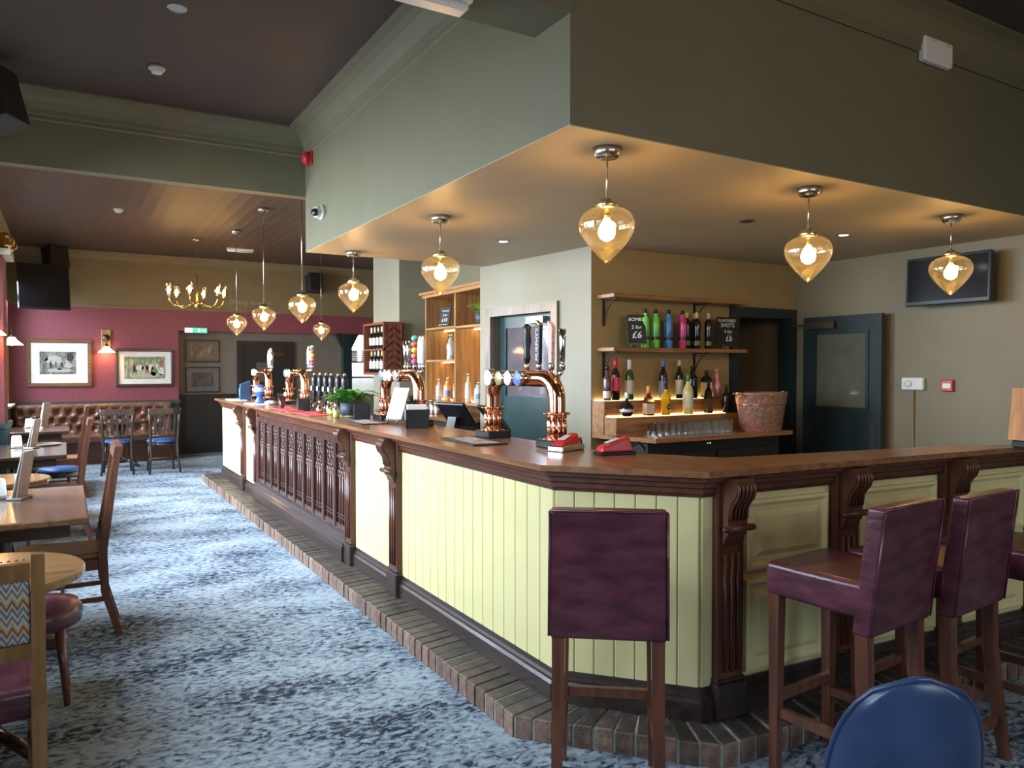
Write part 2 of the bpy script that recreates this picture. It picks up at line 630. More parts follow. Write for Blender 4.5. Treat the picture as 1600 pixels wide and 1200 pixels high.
# left wall with windows
mb = MB()
ys = [YB] + [v for ab in LWIN for v in ab] + [YF]
for i in range(0, len(ys), 2):
    mb.bx(XL - .2, XL, ys[i], ys[i + 1], 0, ZC + .05)
for a, b in LWIN:
    mb.bx(XL - .2, XL, a, b, 0, 0.95)
    mb.bx(XL - .2, XL, a, b, 2.9, ZC + .05)
wl = struct(mb, 'wall_left', red_paper)
struct(MB().bx(XL, XL + .012, YM, YF, 2.5, ZF), 'upper_wall', mustard, wl)
struct(MB().bx(XL, XL + .012, YB, 6.85, 2.95, ZC), 'upper_wall', sage, wl)
struct(MB().bx(XL, XL + .015, YB, YF, 0, 0.9), 'wainscot', teal, wl)
struct(MB().bx(XL, XL + .035, YB, YF, 0.9, 0.95), 'dado_rail', teal, wl)
n = 0
for a, b in LWIN:
    n += 1
    wf = MB()
    for (p, q, r_, t) in ((a, a + .07, .95, 2.9), (b - .07, b, .95, 2.9), (a, b, .95, 1.02), (a, b, 2.83, 2.9), (a, b, 2.2, 2.25)):
        wf.bx(XL - .15, XL - .08, p, q, r_, t)
    wf.bx(XL - .14, XL - .09, (a + b) / 2 - .025, (a + b) / 2 + .025, 1.0, 2.85)
    o = struct(wf, 'window_%d' % n, cream_trim)
    struct(MB().bx(XL - .118, XL - .112, a + .06, b - .06, 1.0, 2.85), 'pane', pane_g, o)
    struct(MB().bx(XL - .1, XL + .08, a - .05, b + .05, .93, .96), 'window_sill', cream_trim, o)
# pier on the left wall with its ledge
pier = struct(MB().bx(XL, -.53, 9.0, 9.5, 0, 2.62), 'wall_pier', red_paper)
struct(MB().bx(XL, -.515, 8.985, 9.515, 0, .92), 'wainscot', teal, pier)
struct(MB().bx(XL, -.49, 8.96, 9.54, .9, .95), 'dado_rail', teal, pier)
struct(MB().bx(XL, -.46, 8.94, 9.56, 2.62, 2.68), 'ledge', cream_trim, pier)

# back wall with windows
mb = MB()
xs = [XL] + [v for ab in BWIN for v in ab] + [XR]
for i in range(0, len(xs), 2):
    mb.bx(xs[i], xs[i + 1], YB - .2, YB, 0, ZC)
for a, b in BWIN:
    mb.bx(a, b, YB - .2, YB, 0, .95)
    mb.bx(a, b, YB - .2, YB, 2.9, ZC)
struct(mb, 'wall_back', sage)
for a, b in BWIN:
    n += 1
    wf = MB()
    for (p, q, r_, t) in ((a, a + .07, .95, 2.9), (b - .07, b, .95, 2.9), (a, b, .95, 1.02), (a, b, 2.83, 2.9), (a, b, 2.2, 2.25)):
        wf.bx(p, q, YB - .15, YB - .08, r_, t)
    o = struct(wf, 'window_%d' % n, cream_trim)
    struct(MB().bx(a + .06, b - .06, YB - .118, YB - .112, 1.0, 2.85), 'pane', pane_g, o)

# right wall
struct(MB().bx(XR, XR + .2, YB, 15.0, 0, ZC + .05), 'wall_right', mat('olive_paint', (0.195, 0.163, 0.096), 0.55, var=0.05, scale=3))
# far wall: red wallpaper left, recess below a red band
mb = MB().bx(XL, 1.66, YF, YF + .2, 0, 2.5).bx(1.66, 4.6, YF, YF + .2, 2.14, 2.5).bx(4.6, XR, YF, YF + .2, 2.14, 2.5)
wf_ = struct(mb, 'wall_far', red_paper)
struct(MB().bx(XL, XR, YF - .012, YF + .2, 2.5, ZF), 'upper_wall', mustard, wf_)
struct(MB().bx(XL, XR, YF - .04, YF, 2.485, 2.52), 'picture_rail', mustard, wf_)
struct(MB().bx(XL, 1.66, YF - .015, YF, 0, .9), 'wainscot', teal, wf_)
struct(MB().bx(XL, 1.68, YF - .05, YF, .9, .96), 'dado_rail', teal, wf_)
wr = struct(MB().bx(1.6, 4.62, YF + .2, YF + .35, 0, 2.3), 'wall_recess', taupe)
struct(MB().bx(1.66, 2.62, YF + .18, YF + .2, 0, 1.0), 'wainscot', near_black, wr)
struct(MB().bx(1.66, 2.62, YF + .165, YF + .2, 1.0, 1.04), 'dado_rail', near_black, wr)
# far door in the recess
d1 = struct(MB().bx(2.65, 2.74, YF + .13, YF + .2, 0, 1.9).bx(3.56, 3.65, YF + .13, YF + .2, 0, 1.9).bx(2.65, 3.65, YF + .13, YF + .2, 1.9, 1.99), 'door_1', near_black)
struct(MB().bx(2.74, 3.56, YF + .15, YF + .19, 0, 1.9), 'door_leaf', near_black, d1)
struct(MB().bx(2.98, 3.26, YF + .14, YF + .15, 1.25, 1.6), 'door_pane', door_g, d1)
struct(MB().bx(3.27, 3.47, YF + .12, YF + .15, 1.72, 1.78), 'door_closer', bronze, d1)
# kitchen hatch: lit room behind an opening
kw = struct(MB().bx(4.6, 4.64, YF, YF + .2, 0, 2.14).bx(5.38, XR, YF, YF + .2, 0, 2.14).bx(4.64, 5.38, YF, YF + .2, 0, .98), 'wall_hatch', sage)
struct(MB().bx(4.4, 6.4, YF + .95, YF + .99, 0, 2.7), 'kitchen_wall', mat('white_tile', (0.8, 0.82, 0.82), 0.2, var=0.04), kw)
struct(MB().bx(4.4, 4.42, YF + .36, YF + .95, 0, 2.7), 'kitchen_side_wall', MATS['white_tile'], kw)
klight = MB().bx(4.7, 5.7, YF + .45, YF + .6, 2.28, 2.32).build('kitchen_strip_light', emit('cool_tube', (0.9, 0.96, 1.0), 80.0))
tag(klight, 'bright strip light in the kitchen seen through the hatch', 'light')

# cornices: cove between wall and ceiling
cove = [(0, 3.40), (.012, 3.41), (.012, 3.44), (.02, 3.445)] + [(.17 - .15 * math.cos(R(a)), 3.445 + .15 * math.sin(R(a))) for a in (15, 35, 55, 75)] + [(.17, 3.597), (.185, 3.6), (.185, ZC), (0, ZC)]
k = 0
for a, b, o_ in (((SX, SY + .285), (SX, 6.85), (-1, 0)), ((SX, 6.85), (XL, 6.85), (0, -1)), ((XR, SY - .012), (XL, SY - .012), (0, -1)), ((XL, SY + .285), (SX, SY + .285), (0, 1)),
                ((XL, 6.85), (XL, SY + .285), (1, 0)), ((XL, SY), (XL, YB), (1, 0)), ((XR, YB), (XR, SY), (-1, 0))):
    k += 1
    struct(MB().sweep(cove, a, b, o_), 'trim_%d' % k, sage)
for a, b, o_ in (((XL, YF - .012), (XR, YF - .012), (0, -1)), ((XL + .012, YM), (XL + .012, YF), (1, 0))):
    k += 1
    struct(MB().sweep([(0, 3.26), (.02, 3.27), (.05, 3.33), (.09, 3.38), (.09, ZF), (0, ZF)], a, b, o_), 'trim_%d' % k, mustard)

# main pillar with a doorway in its left face; pillar corners as built (slightly splayed)
P0, P1 = Vector((3.894, 5.23)), Vector((3.734, 6.95))
pd = (P1 - P0).normalized()
pn = Vector((-pd.y, pd.x))                       # points to -x
def pp(s, o):                                    # along the face from the near corner, out of the face
    q = P0 + pd * s + pn * o
    return (q.x, q.y)
DA, DB = 0.50, 1.52                              # doorway along the face
mb = MB()
mb.prism([pp(0, 0), pp(DA, 0), pp(DA, -.2), pp(0, -.2)][::-1], 0, SZ)
mb.prism([pp(DB, 0), pp(1.727, 0), pp(1.727, -.2), pp(DB, -.2)][::-1], 0, SZ)
mb.prism([pp(DA, 0), pp(DB, 0), pp(DB, -.2), pp(DA, -.2)][::-1], 2.04, SZ)
struct(mb, 'wall_pillar', mat('stone_paint', (0.25, 0.228, 0.168), 0.5, var=0.04, scale=3))
d2 = MB()
for s0, s1, z0, z1 in ((DA - .07, DA + .02, 0, 2.11), (DB - .02, DB + .07, 0, 2.11), (DA + .02, DB - .02, 2.02, 2.11)):
    d2.prism([pp(s0, .03), pp(s1, .03), pp(s1, -.02), pp(s0, -.02)][::-1], z0, z1)
d2 = struct(d2, 'door_2', mat('grey_wood_frame', (0.2, 0.165, 0.14), 0.35, 0.3, var=0.2, scale=6, stretch=(6, 6, 1)))
lf = MB()
for s0, s1, z0, z1 in ((DA + .02, DA + .14, 0, 2.02), (DB - .14, DB - .02, 0, 2.02), (DA + .14, DB - .14, 1.9, 2.02), (DA + .14, DB - .14, 0, 1.22)):
    lf.prism([pp(s0, -.08), pp(s1, -.08), pp(s1, -.13), pp(s0, -.13)][::-1], z0, z1)
struct(lf, 'door_leaf', mat('teal_door', (0.025, 0.05, 0.052), 0.25, var=0.1), d2)
struct(MB().prism([pp(DA + .14, -.1), pp(DB - .14, -.1), pp(DB - .14, -.11), pp(DA + .14, -.11)][::-1], 1.22, 1.9), 'door_pane', mat('reflecting_glass', (0.22, 0.2, 0.22), 0.05, 0.5, var=0.2, scale=3), d2)
struct(MB().prism([pp(DA + .2, -.02), pp(DA + .46, -.02), pp(DA + .46, -.08), pp(DA + .2, -.08)][::-1], 1.93, 1.99), 'door_closer', steel, d2)

# shelf wall and dark doorway to the right of it
struct(MB().bx(3.9, 5.56, 5.23, 5.35, 0, SZ).bx(5.56, XR, 5.23, 5.35, 2.08, SZ), 'wall_shelf', mat('ochre_paint', (0.34, 0.245, 0.11), 0.55, var=0.05, scale=3))
d3 = MB()
for a, b, z0, z1 in ((5.56, 5.66, 0, 2.0), (6.42, 6.5, 0, 2.0), (5.56, 6.5, 2.0, 2.1)):
    d3.bx(a, b, 5.19, 5.36, z0, z1)
d3 = struct(d3, 'door_3', dgreen)
struct(MB().bx(5.2, 5.86, 6.3, 6.4, 0, SZ).bx(6.3, XR, 6.3, 6.4, 0, SZ).bx(5.86, 6.3, 6.3, 6.4, 2.0, SZ), 'wall_corridor', taupe)
struct(MB().bx(5.1, 5.2, 5.35, 6.4, 0, SZ), 'wall_corridor_side', taupe)
o = struct(MB().bx(5.86, 5.95, 6.24, 6.31, 0, 1.9).bx(6.24, 6.32, 6.24, 6.31, 0, 1.9).bx(5.86, 6.32, 6.24, 6.31, 1.9, 1.98), 'door_4', dgreen)
struct(MB().bx(5.95, 6.24, 6.33, 6.37, 0, 1.9), 'door_leaf', dgreen, o)
struct(MB().bx(6.03, 6.18, 6.32, 6.33, 1.15, 1.8), 'door_pane', door_g, o)
# open door leaf against the right wall
d5 = MB()
dx = 6.36
for a, b, z0, z1 in ((4.16, 4.30, 0, 2.0), (4.86, 5.0, 0, 2.0), (4.30, 4.86, 1.84, 2.0), (4.30, 4.86, 0, 1.12)):
    d5.bx(dx, dx + .045, a, b, z0, z1)
d5 = struct(d5, 'door_5', dgreen)
struct(MB().bx(dx + .018, dx + .026, 4.29, 4.87, 1.1, 1.86), 'door_pane', door_g, d5)
struct(MB().bx(dx - .012, dx, 4.28, 4.31, 1.1, 1.86).bx(dx - .012, dx, 4.85, 4.88, 1.1, 1.86).bx(dx - .012, dx, 4.31, 4.85, 1.83, 1.86).bx(dx - .012, dx, 4.31, 4.85, 1.1, 1.13), 'glazing_bead', dgreen, d5)
struct(MB().bx(dx - .05, dx, 4.62, 4.95, 1.88, 1.95).bx(dx - .06, dx - .045, 4.9, 5.15, 1.915, 1.93), 'door_closer', bronze, d5)
struct(MB().bx(dx - .006, dx, 4.2, 4.27, .2, 1.0), 'push_plate', black_mt, d5)
# second pillar and the wall behind the back bar
struct(MB().bx(3.8, 4.7, 9.33, 10.3, 0, ZF), 'wall_pier_far', MATS['stone_paint'])
struct(MB().bx(4.32, 4.42, 6.9, 9.33, 0, ZF), 'wall_back_bar', sage)
# dark column beside the hatch
colm = MB().bx(4.5, 4.66, 13.8, 13.95, 0, 2.14)
colm.hexa([(4.36, 13.82, 2.13), (4.5, 13.82, 1.86), (4.5, 13.93, 1.86), (4.36, 13.93, 2.13)], [(4.36, 13.82, 2.15), (4.5, 13.82, 2.15), (4.5, 13.93, 2.15), (4.36, 13.93, 2.15)])
colm.hexa([(4.66, 13.82, 1.86), (4.8, 13.82, 2.13), (4.8, 13.93, 2.13), (4.66, 13.93, 1.86)], [(4.66, 13.82, 2.15), (4.8, 13.82, 2.15), (4.8, 13.93, 2.15), (4.66, 13.93, 2.15)])
struct(colm, 'trim_column', dgreen)

# ================================================================== THE BAR
LA, LB, RC = Vector((1.78, 10.46)), Vector((1.78, 2.64)), Vector((2.17, 2.19))
RD = RC + Vector((math.cos(R(4)), -math.sin(R(4)))) * 2.36
PTS = [LA, LB, RC, RD]


def seg_frame(a, b):
    d = (b - a).normalized()
    return d, Vector((d.y, -d.x)) if True else None


def outn(a, b):
    d = (b - a).normalized()
    n_ = Vector((d.y, -d.x))            # right-hand side of the travel = public side
    return n_


def offset_pts(pts, o):
    res = []
    for i, p in enumerate(pts):
        ns = []
        if i > 0:
            ns.append(outn(pts[i - 1], p))
        if i < len(pts) - 1:
            ns.append(outn(p, pts[i + 1]))
        if len(ns) == 1:
            v = ns[0]
        else:
            v = (ns[0] + ns[1]) / (1 + ns[0].dot(ns[1]))
        res.append(p + v * o)
    return res


def poly_sweep(prof, pts):
    """mitred moulding along the plan polyline; prof = closed list of (outward, z)"""
    mb = MB()
    rings = [offset_pts(pts, o) for o, z in prof]
    nP, nV = len(prof), len(pts)
    vs = []
    for j in range(nV):
        for i in range(nP):
            vs.append((rings[i][j].x, rings[i][j].y, prof[i][1]))
    fs = []
    for j in range(nV - 1):
        for i in range(nP):
            i2 = (i + 1) % nP
            fs.append((j * nP + i, j * nP + i2, (j + 1) * nP + i2, (j + 1) * nP + i))
    fs += [tuple(range(nP)), tuple(reversed(range((nV - 1) * nP, nV * nP)))]
    return mb._add(vs, fs)


class Run:
    """local frame of one straight bar run: s along, o outward, z up"""
    def __init__(s, a, b):
        s.a, s.d, s.n, s.len = a, (b - a).normalized(), outn(a, b), (b - a).length

    def p(s, t, o, z):
        q = s.a + s.d * t + s.n * o
        return (q.x, q.y, z)

    def mtx(s, t=0.0, z=0.0):
        q = s.a + s.d * t
        return Matrix(((s.d.x, s.n.x, 0, q.x), (s.d.y, s.n.y, 0, q.y), (0, 0, 1, z), (0, 0, 0, 1)))

    def put(s, o, t, z=0.0):
        o.matrix_world = s.mtx(t, z)
        return o


RL, RCh, RR = Run(LA, LB), Run(LB, RC), Run(RC, RD)

bar = thing('bar_counter', 'long panelled bar front, pale yellow boards and dark carved mahogany, under the oak worktop', 'bar', (1.78, 6.0, 0))
BI = Matrix.Translation((1.78, 6.0, 0)).inverted()


def bpart(mb, name, m, parent=bar):
    return mb.xf(BI).build(name, m, parent)


# carcass behind the boards, skirting and frieze mouldings
bpart(poly_sweep([(0, .03), (0, 1.07), (-.06, 1.07), (-.06, .03)], PTS), 'carcass', yellow)
bpart(poly_sweep([(0, .09), (.035, .09), (.035, .165), (.026, .178), (.026, .19), (.016, .2), (.012, .222), (0, .222)], PTS), 'skirting', plinth_w)
bpart(poly_sweep([(0, .985), (.016, .985), (.02, .998), (.03, 1.002), (.03, 1.02), (.044, 1.028), (.044, 1.044), (.066, 1.052), (.066, 1.074), (0, 1.074)], PTS), 'frieze', mahog_y)


def yl(y):
    return LA.y - y


# board meshes shared between equal widths
def boards(run, s0, s1, z0=.215, z1=.99, pitch=.105):
    k = max(1, round((s1 - s0) / pitch))
    wd = (s1 - s0) / k
    first = None
    for i in range(k):
        if first is None:
            me = MB().chbox(0.0015, wd - .0015, -.002, .012, z0, z1, .004).mesh('board')
            me.materials.append(yellow)
            first = me
        o = bpy.data.objects.new('board', first)
        C.objects.link(o)
        o.parent = bar
        o.matrix_local = BI @ run.mtx(s0 + i * wd)


boards(RL, 0.0, yl(9.10))
boards(RL, yl(8.96), yl(8.40))
boards(RL, yl(5.17), yl(4.45))
boards(RL, yl(4.31), RL.len)
boards(RCh, 0.0, RCh.len, pitch=.09)
boards(RR, 0.0, .06, pitch=.06)

# pilaster with base block, flutes and scrolled corbel
def post_meshes():
    d = {}
    d['shaft'] = MB().chbox(-.07, .07, 0, .045, .2, 1.06, .006).mesh('pilaster')
    b = MB().chbox(-.08, .08, 0, .06, .09, .235, .006)
    b.chbox(-.075, .075, 0, .052, .235, .255, .006)
    d['base_block'] = b.mesh('base_block')
    f = MB()
    for i in (-1, 0, 1):
        f.tube([(i * .034, .046, .28), (i * .034, .046, .76)], .0105, 8)
    d['reeding'] = f.mesh('reeding')
    prof = [(.04, 1.065), (.135, 1.065), (.148, 1.045), (.15, 1.02), (.14, .995), (.118, .975), (.1, .95), (.092, .92), (.09, .89), (.095, .865), (.088, .84), (.072, .825), (.06, .80), (.04, .785)]
    prof = [(.04 + (o - .04) * .8, z) for o, z in prof]
    c = MB()
    vs = [(-.05, o, z) for o, z in prof] + [(.05, o, z) for o, z in prof]
    nn = len(prof)
    c._add(vs, [tuple(range(nn)), tuple(reversed(range(nn, 2 * nn)))] + [(i, nn + i, nn + (i + 1) % nn, (i + 1) % nn) for i in range(nn)])
    for i in range(5):                                     # ribs over the roll
        x = -.04 + .02 * i
        c.tube([(x, .04 + (o - .04) * .8, z) for o, z in ((.138, 1.05), (.152, 1.035), (.154, 1.015), (.143, .99), (.12, .97), (.102, .945), (.096, .9))], .0075, 6)
    d['corbel'] = c.mesh('corbel')
    r_ = MB().tube([(-.068, .09, .865), (.068, .09, .865)], .014, 10)
    r_.lathe([(.004, -.012), (.012, -.006), (.012, .006), (.004, .012)], 10, (.072, .09, .865), axis='x').lathe([(.004, -.012), (.012, -.006), (.012, .006), (.004, .012)], 10, (-.072, .09, .865), axis='x')
    d['corbel_bead'] = r_.mesh('corbel_bead')
    for k_, me in d.items():
        me.materials.append(plinth_w if k_ == 'base_block' else mahog)
    return d


PM = post_meshes()


def post(run, s):
    o = bpy.data.objects.new('pilaster', PM['shaft'])
    C.objects.link(o)
    o.parent = bar
    o.matrix_local = BI @ run.mtx(s)
    for k_ in ('base_block', 'reeding', 'corbel', 'corbel_bead'):
        c = bpy.data.objects.new(k_, PM[k_])
        C.objects.link(c)
        c.parent = o


for y in (9.03, 8.33, 5.245, 4.38):
    post(RL, yl(y))
for s in (.125, .80, 1.55, 2.27):
    post(RR, s)

# carved tracery panels
n_c = 10
c0, c1 = yl(8.26), yl(5.32)
cw = (c1 - c0) / n_c
t = MB().bx(0, cw, 0, .012, .30, .985)
t.chbox(0, .05, 0, .04, .27, .985, .008).bx(.05, cw, 0, .03, .935, .985).bx(.05, cw, 0, .03, .30, .335)
iw = cw - .05
for i in range(1, 4):
    x = .05 + iw * i / 4
    t.tube([(x, .014, .335), (x, .014, .72)], .008, 6)
for zz in (.375, .40):
    t.bx(.05, cw, .012, .024, zz, zz + .008)
for j, zz in enumerate((.735, .80, .865)):
    for i in range(3 if j % 2 == 0 else 2):
        x = .05 + iw * ((i + 1) / 4 if j % 2 == 0 else (i + 1.0) / 3)
        t.torus((x, .016, zz), .028, .007, 'y', 10, 5)
for i in range(2):
    x = .05 + iw * (i + .5) / 2
    t.torus((x, .016, .905), .022, .006, 'y', 10, 5)
for i in range(4):
    x = .05 + iw * (i + .5) / 4
    t.torus((x, .014, .705), iw / 9, .006, 'y', 10, 5)
carved = t.mesh('carved_panel')
carved.materials.append(wood('carved_mahogany', (0.06, 0.024, 0.017), 0.32, 'z'))
for i in range(n_c):
    o = bpy.data.objects.new('carved_panel', carved)
    C.objects.link(o)
    o.parent = bar
    o.matrix_local = BI @ RL.mtx(c0 + i * cw)
cs = MB().sweep([(0, .09), (.075, .09), (.075, .2), (.065, .21), (.065, .225), (.05, .24), (.05, .285), (.03, .30), (0, .30)], RL.a + RL.d * (c0 - .04), RL.a + RL.d * (c1 + .02), RL.n)
bpart(cs, 'carved_base', plinth_w)

# raised and fielded panels of the right run
def raised(run, s0, s1, z0, z1):
    steps = [(0, 0), (0, .022), (.014, .026), (.03, .012), (.05, .010), (.075, .024), (.08, .024)]
    vs = []
    for ins, o in steps:
        vs += [(s0 + ins, o, z0 + ins), (s1 - ins, o, z0 + ins), (s1 - ins, o, z1 - ins), (s0 + ins, o, z1 - ins)]
    fs = []
    for i in range(len(steps) - 1):
        for j in range(4):
            fs.append((i * 4 + j, i * 4 + (j + 1) % 4, i * 4 + 4 + (j + 1) % 4, i * 4 + 4 + j))
    e = (len(steps) - 1) * 4
    fs.append((e, e + 1, e + 2, e + 3))
    m_ = MB()._add(vs, [tuple(reversed(f)) for f in fs])
    return m_.xf(run.mtx())


for s0, s1 in ((.21, .725), (.885, 1.47), (1.635, 2.19)):
    bpart(raised(RR, s0 + .02, s1 - .02, .665, .955), 'raised_panel', yellow)
    bpart(raised(RR, s0 + .02, s1 - .02, .245, .625), 'raised_panel', yellow)

# the worktop
fr = offset_pts(PTS, .10)
far = fr[0] + Vector((0, .06))
# inner outline, from the right end back to the far end
back = [Vector((4.50, 1.93)), Vector((3.88, 2.19)), Vector((2.52, 2.40)), Vector((2.22, 2.86)), Vector((2.22, far.y))]
poly = [far, fr[1], fr[2], fr[3] + Vector((.04, 0))] + back
poly = [(p.x, p.y) for p in poly]
wt = MB().prism(poly, 1.075, 1.10).build('bar_worktop', ctr_y)
tag(wt, 'long polished oak bar worktop bending round the chamfered corner', 'worktop')
bv = wt.modifiers.new('b', 'BEVEL'); bv.width = .006; bv.segments = 2
# inner service shelf under the worktop
us = MB().bx(2.0, 2.18, 3.0, 10.3, .78, .81).bx(2.0, 2.02, 3.0, 10.3, 0.02, .78).bx(2.16, 2.18, 3.0, 10.3, 0.02, .78)
tag(us.build('under_counter_unit', black_mt), 'black under-counter unit on the staff side of the bar', 'cabinet')

# ------------------------------------------------------------------ brick step
step = thing('brick_step', 'low step of upright bricks running round the foot of the bar', 'step', (1.6, 6, 0))
SI = Matrix.Translation((1.6, 6, 0)).inverted()
OUT = [Vector((1.545, 10.74)), Vector((1.545, 2.59)), Vector((2.09, 1.985)), Vector((2.09, 1.985)) + Vector((math.cos(R(4)), -math.sin(R(4)))) * 2.45]
INN = [Vector((1.79, 10.74)), Vector((1.79, 2.64)), Vector((2.17, 2.20)), RD + Vector((0, .01))]
mo = MB()
mo.prism([(p.x + .006 * (1 if i < 2 else .7), p.y + (.0 if i < 2 else .006)) for i, p in enumerate(OUT)] + [(p.x, p.y) for p in reversed(INN)], 0, .0855)
mo.xf(SI).build('mortar_bed', mortar, step)
for k_, (cnt) in enumerate((98, 10, 29)):
    oa, ob, ia, ib = OUT[k_], OUT[k_ + 1], INN[k_], INN[k_ + 1]
    for i in range(cnt):
        g = .085
        f0, f1 = (i + g) / cnt, (i + 1 - g) / cnt
        a, b = oa.lerp(ob, f0), oa.lerp(ob, f1)
        c, d = ia.lerp(ib, f1), ia.lerp(ib, f0)
        dz = random.uniform(-.003, .003)
        jx = (a - d).normalized() * random.uniform(-.004, .004)
        a, b = a + jx, b + jx
        ce = (a + b + c + d) / 4
        zt = .091 + dz
        e = .006
        bmid = (a + b) / 2
        inn = (d - a).normalized() * e
        m_ = MB()
        # body with a worn front arris
        vs = [(a.x, a.y, 0.001), (b.x, b.y, 0.001), (c.x, c.y, 0.001), (d.x, d.y, 0.001), (a.x, a.y, zt - e), (b.x, b.y, zt - e), (c.x, c.y, zt), (d.x, d.y, zt), ((a + inn).x, (a + inn).y, zt), ((b + inn).x, (b + inn).y, zt)]
        m_._add(vs, [(3, 2, 1, 0), (0, 1, 5, 4), (4, 5, 9, 8), (8, 9, 6, 7), (1, 2, 6, 9, 5), (3, 0, 4, 8, 7), (2, 3, 7, 6)])
        m_.xf(Matrix.Translation((-ce.x, -ce.y, 0)))
        o = m_.build('brick', brick_m, step)
        o.data.materials.append(brick_top)
        o.data.polygons[3].material_index = 1
        o.location = (ce.x - 1.6, ce.y - 6, 0)

# ================================================================== LIGHTS
def pendant_model(drop):
    """drop: length from ceiling to globe tip"""
    t_ = thing('pendant_lamp', 'x', 'lamp')
    MB().lathe([(.03, -.048), (.052, -.045), (.074, 0)], 24).build('ceiling_rose', nickel, t_)
    MB().tube([(0, 0, -.04), (0, 0, -drop + .30)], .005, 8).build('stem', nickel, t_)
    MB().lathe([(.012, -drop + .315), (.03, -drop + .308), (.034, -drop + .296), (.052, -drop + .292), (.052, -drop + .268), (.02, -drop + .262)], 24).build('cap', nickel, t_)
    prof = [(.05, .268), (.085, .258), (.115, .238), (.131, .21), (.135, .182), (.128, .15), (.110, .118), (.085, .085), (.055, .052), (.028, .022), (.008, .003), (.001, 0)]
    MB().lathe([(r_, z - drop) for r_, z in prof], 48, lobes=12, amp=.012, cap=False).build('glass_globe', globe_g, t_)
    MB().lathe([(.014, .262 - drop), (.014, .215 - drop), (.012, .213 - drop)], 12).build('lamp_holder', brass, t_)
    MB().lathe([(.011, .222 - drop), (.018, .208 - drop), (.038, .172 - drop), (.042, .15 - drop), (.034, .125 - drop), (.01, .11 - drop)], 14).build('bulb', bulb_e, t_)
    MB().lathe([(.003, -.002 - drop), (.008, .006 - drop), (.006, .014 - drop)], 10).build('finial', brass, t_)
    return t_


pa = pendant_model(SZ - 2.0)
place(pa, (2.24, 2.885, SZ))
pa['label'] = 'nearest glass teardrop pendant lamp, hanging at the corner of the bar soffit'
dup(pa, (2.24, 4.75, SZ), .4, 'glass teardrop pendant lamp, second from the soffit corner along the left run')
dup(pa, (2.24, 6.58, SZ), .8, 'glass teardrop pendant lamp at the far end of the soffit')
dup(pa, (3.745, 2.915, SZ), .3, 'glass teardrop pendant lamp in front of the bottle shelves')
dup(pa, (5.255, 2.93, SZ), .6, 'glass teardrop pendant lamp in front of the right-hand television')
for o in (pa,):
    pass
pb = pendant_model(ZF - 1.945)
place(pb, (2.03, 7.52, ZF))
pb['label'] = 'glass teardrop pendant on a long stem, just beyond the soffit'
dup(pb, (2.03, 9.2, ZF), .4, 'glass teardrop pendant on a long stem, above the carved panels')
dup(pb, (2.03, 10.85, ZF), .8, 'glass teardrop pendant on a long stem, beside the chandelier')
dup(pb, (3.545, 12.0, ZF), .2, 'smallest, farthest glass teardrop pendant, before the kitchen hatch column')
for o in bpy.data.objects:
    if o.get('category') == 'lamp':
        o['group'] = 'pendant lamps over the bar'

# chandelier
ch = thing('chandelier', 'brass six-arm chandelier with glowing glass shades hanging from the far ceiling', 'chandelier', (1.67, 11.9, ZF))
MB().lathe([(.03, -.03), (.06, -.02), (.065, 0)], 20).build('ceiling_rose', brass, ch)
chain = MB()
for i in range(12):
    chain.torus((0, 0, -.05 - .038 * i), .016, .004, 'x' if i % 2 else 'y', 8, 5)
chain.build('chain', bronze, ch)
MB().lathe([(.008, -.5), (.014, -.52), (.012, -.9), (.018, -.92), (.035, -.95), (.03, -.99), (.012, -1.02), (.003, -1.03)], 14).build('column', brass, ch)
arm = None
for i in range(6):
    a = R(60 * i + 8)
    path = [(0, 0, -.95), (.08, 0, -.94), (.17, 0, -.98), (.26, 0, -1.0), (.34, 0, -.97), (.385, 0, -.9), (.39, 0, -.84)]
    m_ = MB().tube(path, .008, 8)
    m_.lathe([(.006, -.85), (.022, -.84), (.022, -.83), (.012, -.81)], 10, (.39, 0, 0))
    o = m_.build('arm', brass, ch)
    o.rotation_euler = (0, 0, a)
    g = MB().lathe([(.02, -.82), (.042, -.8), (.05, -.76), (.046, -.7), (.04, -.66)], 16, (.39, 0, 0), cap=False).build('glass_shade', thin_glass('chandelier_glass', (1, .92, .75), .1), o)
    MB().lathe([(.01, -.82), (.017, -.8), (.021, -.76), (.015, -.73), (.004, -.715)], 10, (.39, 0, 0)).build('bulb', bulb_e, o)

dup(ch, (3.3, 0.1, ZC), .3, 'brass six-arm chandelier added unseen for warm light, above and behind the bar stools')  # out of view, added to cast warm light on the soffit front

# wall sconces with bell shades
def sconce(label, loc, rz, board):
    t_ = thing('wall_sconce', label, 'sconce', loc, rz, 'wall sconces with bell shades')
    if board:
        MB().chbox(-.07, .07, -.02, 0, -.06, .27, .005).build('back_board', oak_z, t_)
    MB().lathe([(.06, -.02), (.055, -.035), (.03, -.045), (.012, -.06)], 18, axis='y', c=(0, 0, .13)).xf(Matrix.Identity(4)).build('wall_rose', bronze, t_)
    MB().tube([(0, -.05, .13), (0, -.12, .15), (0, -.16, .12), (0, -.165, .03)], .008, 8).build('arm', bronze, t_)
    MB().lathe([(.012, .035), (.034, .0), (.036, -.02)], 14, (0, -.165, 0)).build('shade_holder', bronze, t_)
    MB().lathe([(.034, -.01), (.06, -.05), (.1, -.085), (.125, -.11)], 24, (0, -.165, 0), lobes=12, amp=.02, cap=False).build('glass_shade', shade_e, t_)
    MB().lathe([(.012, -.03), (.025, -.07), (.02, -.1), (.005, -.115)], 12, (0, -.165, 0)).build('bulb', bulb_e, t_)
    return t_


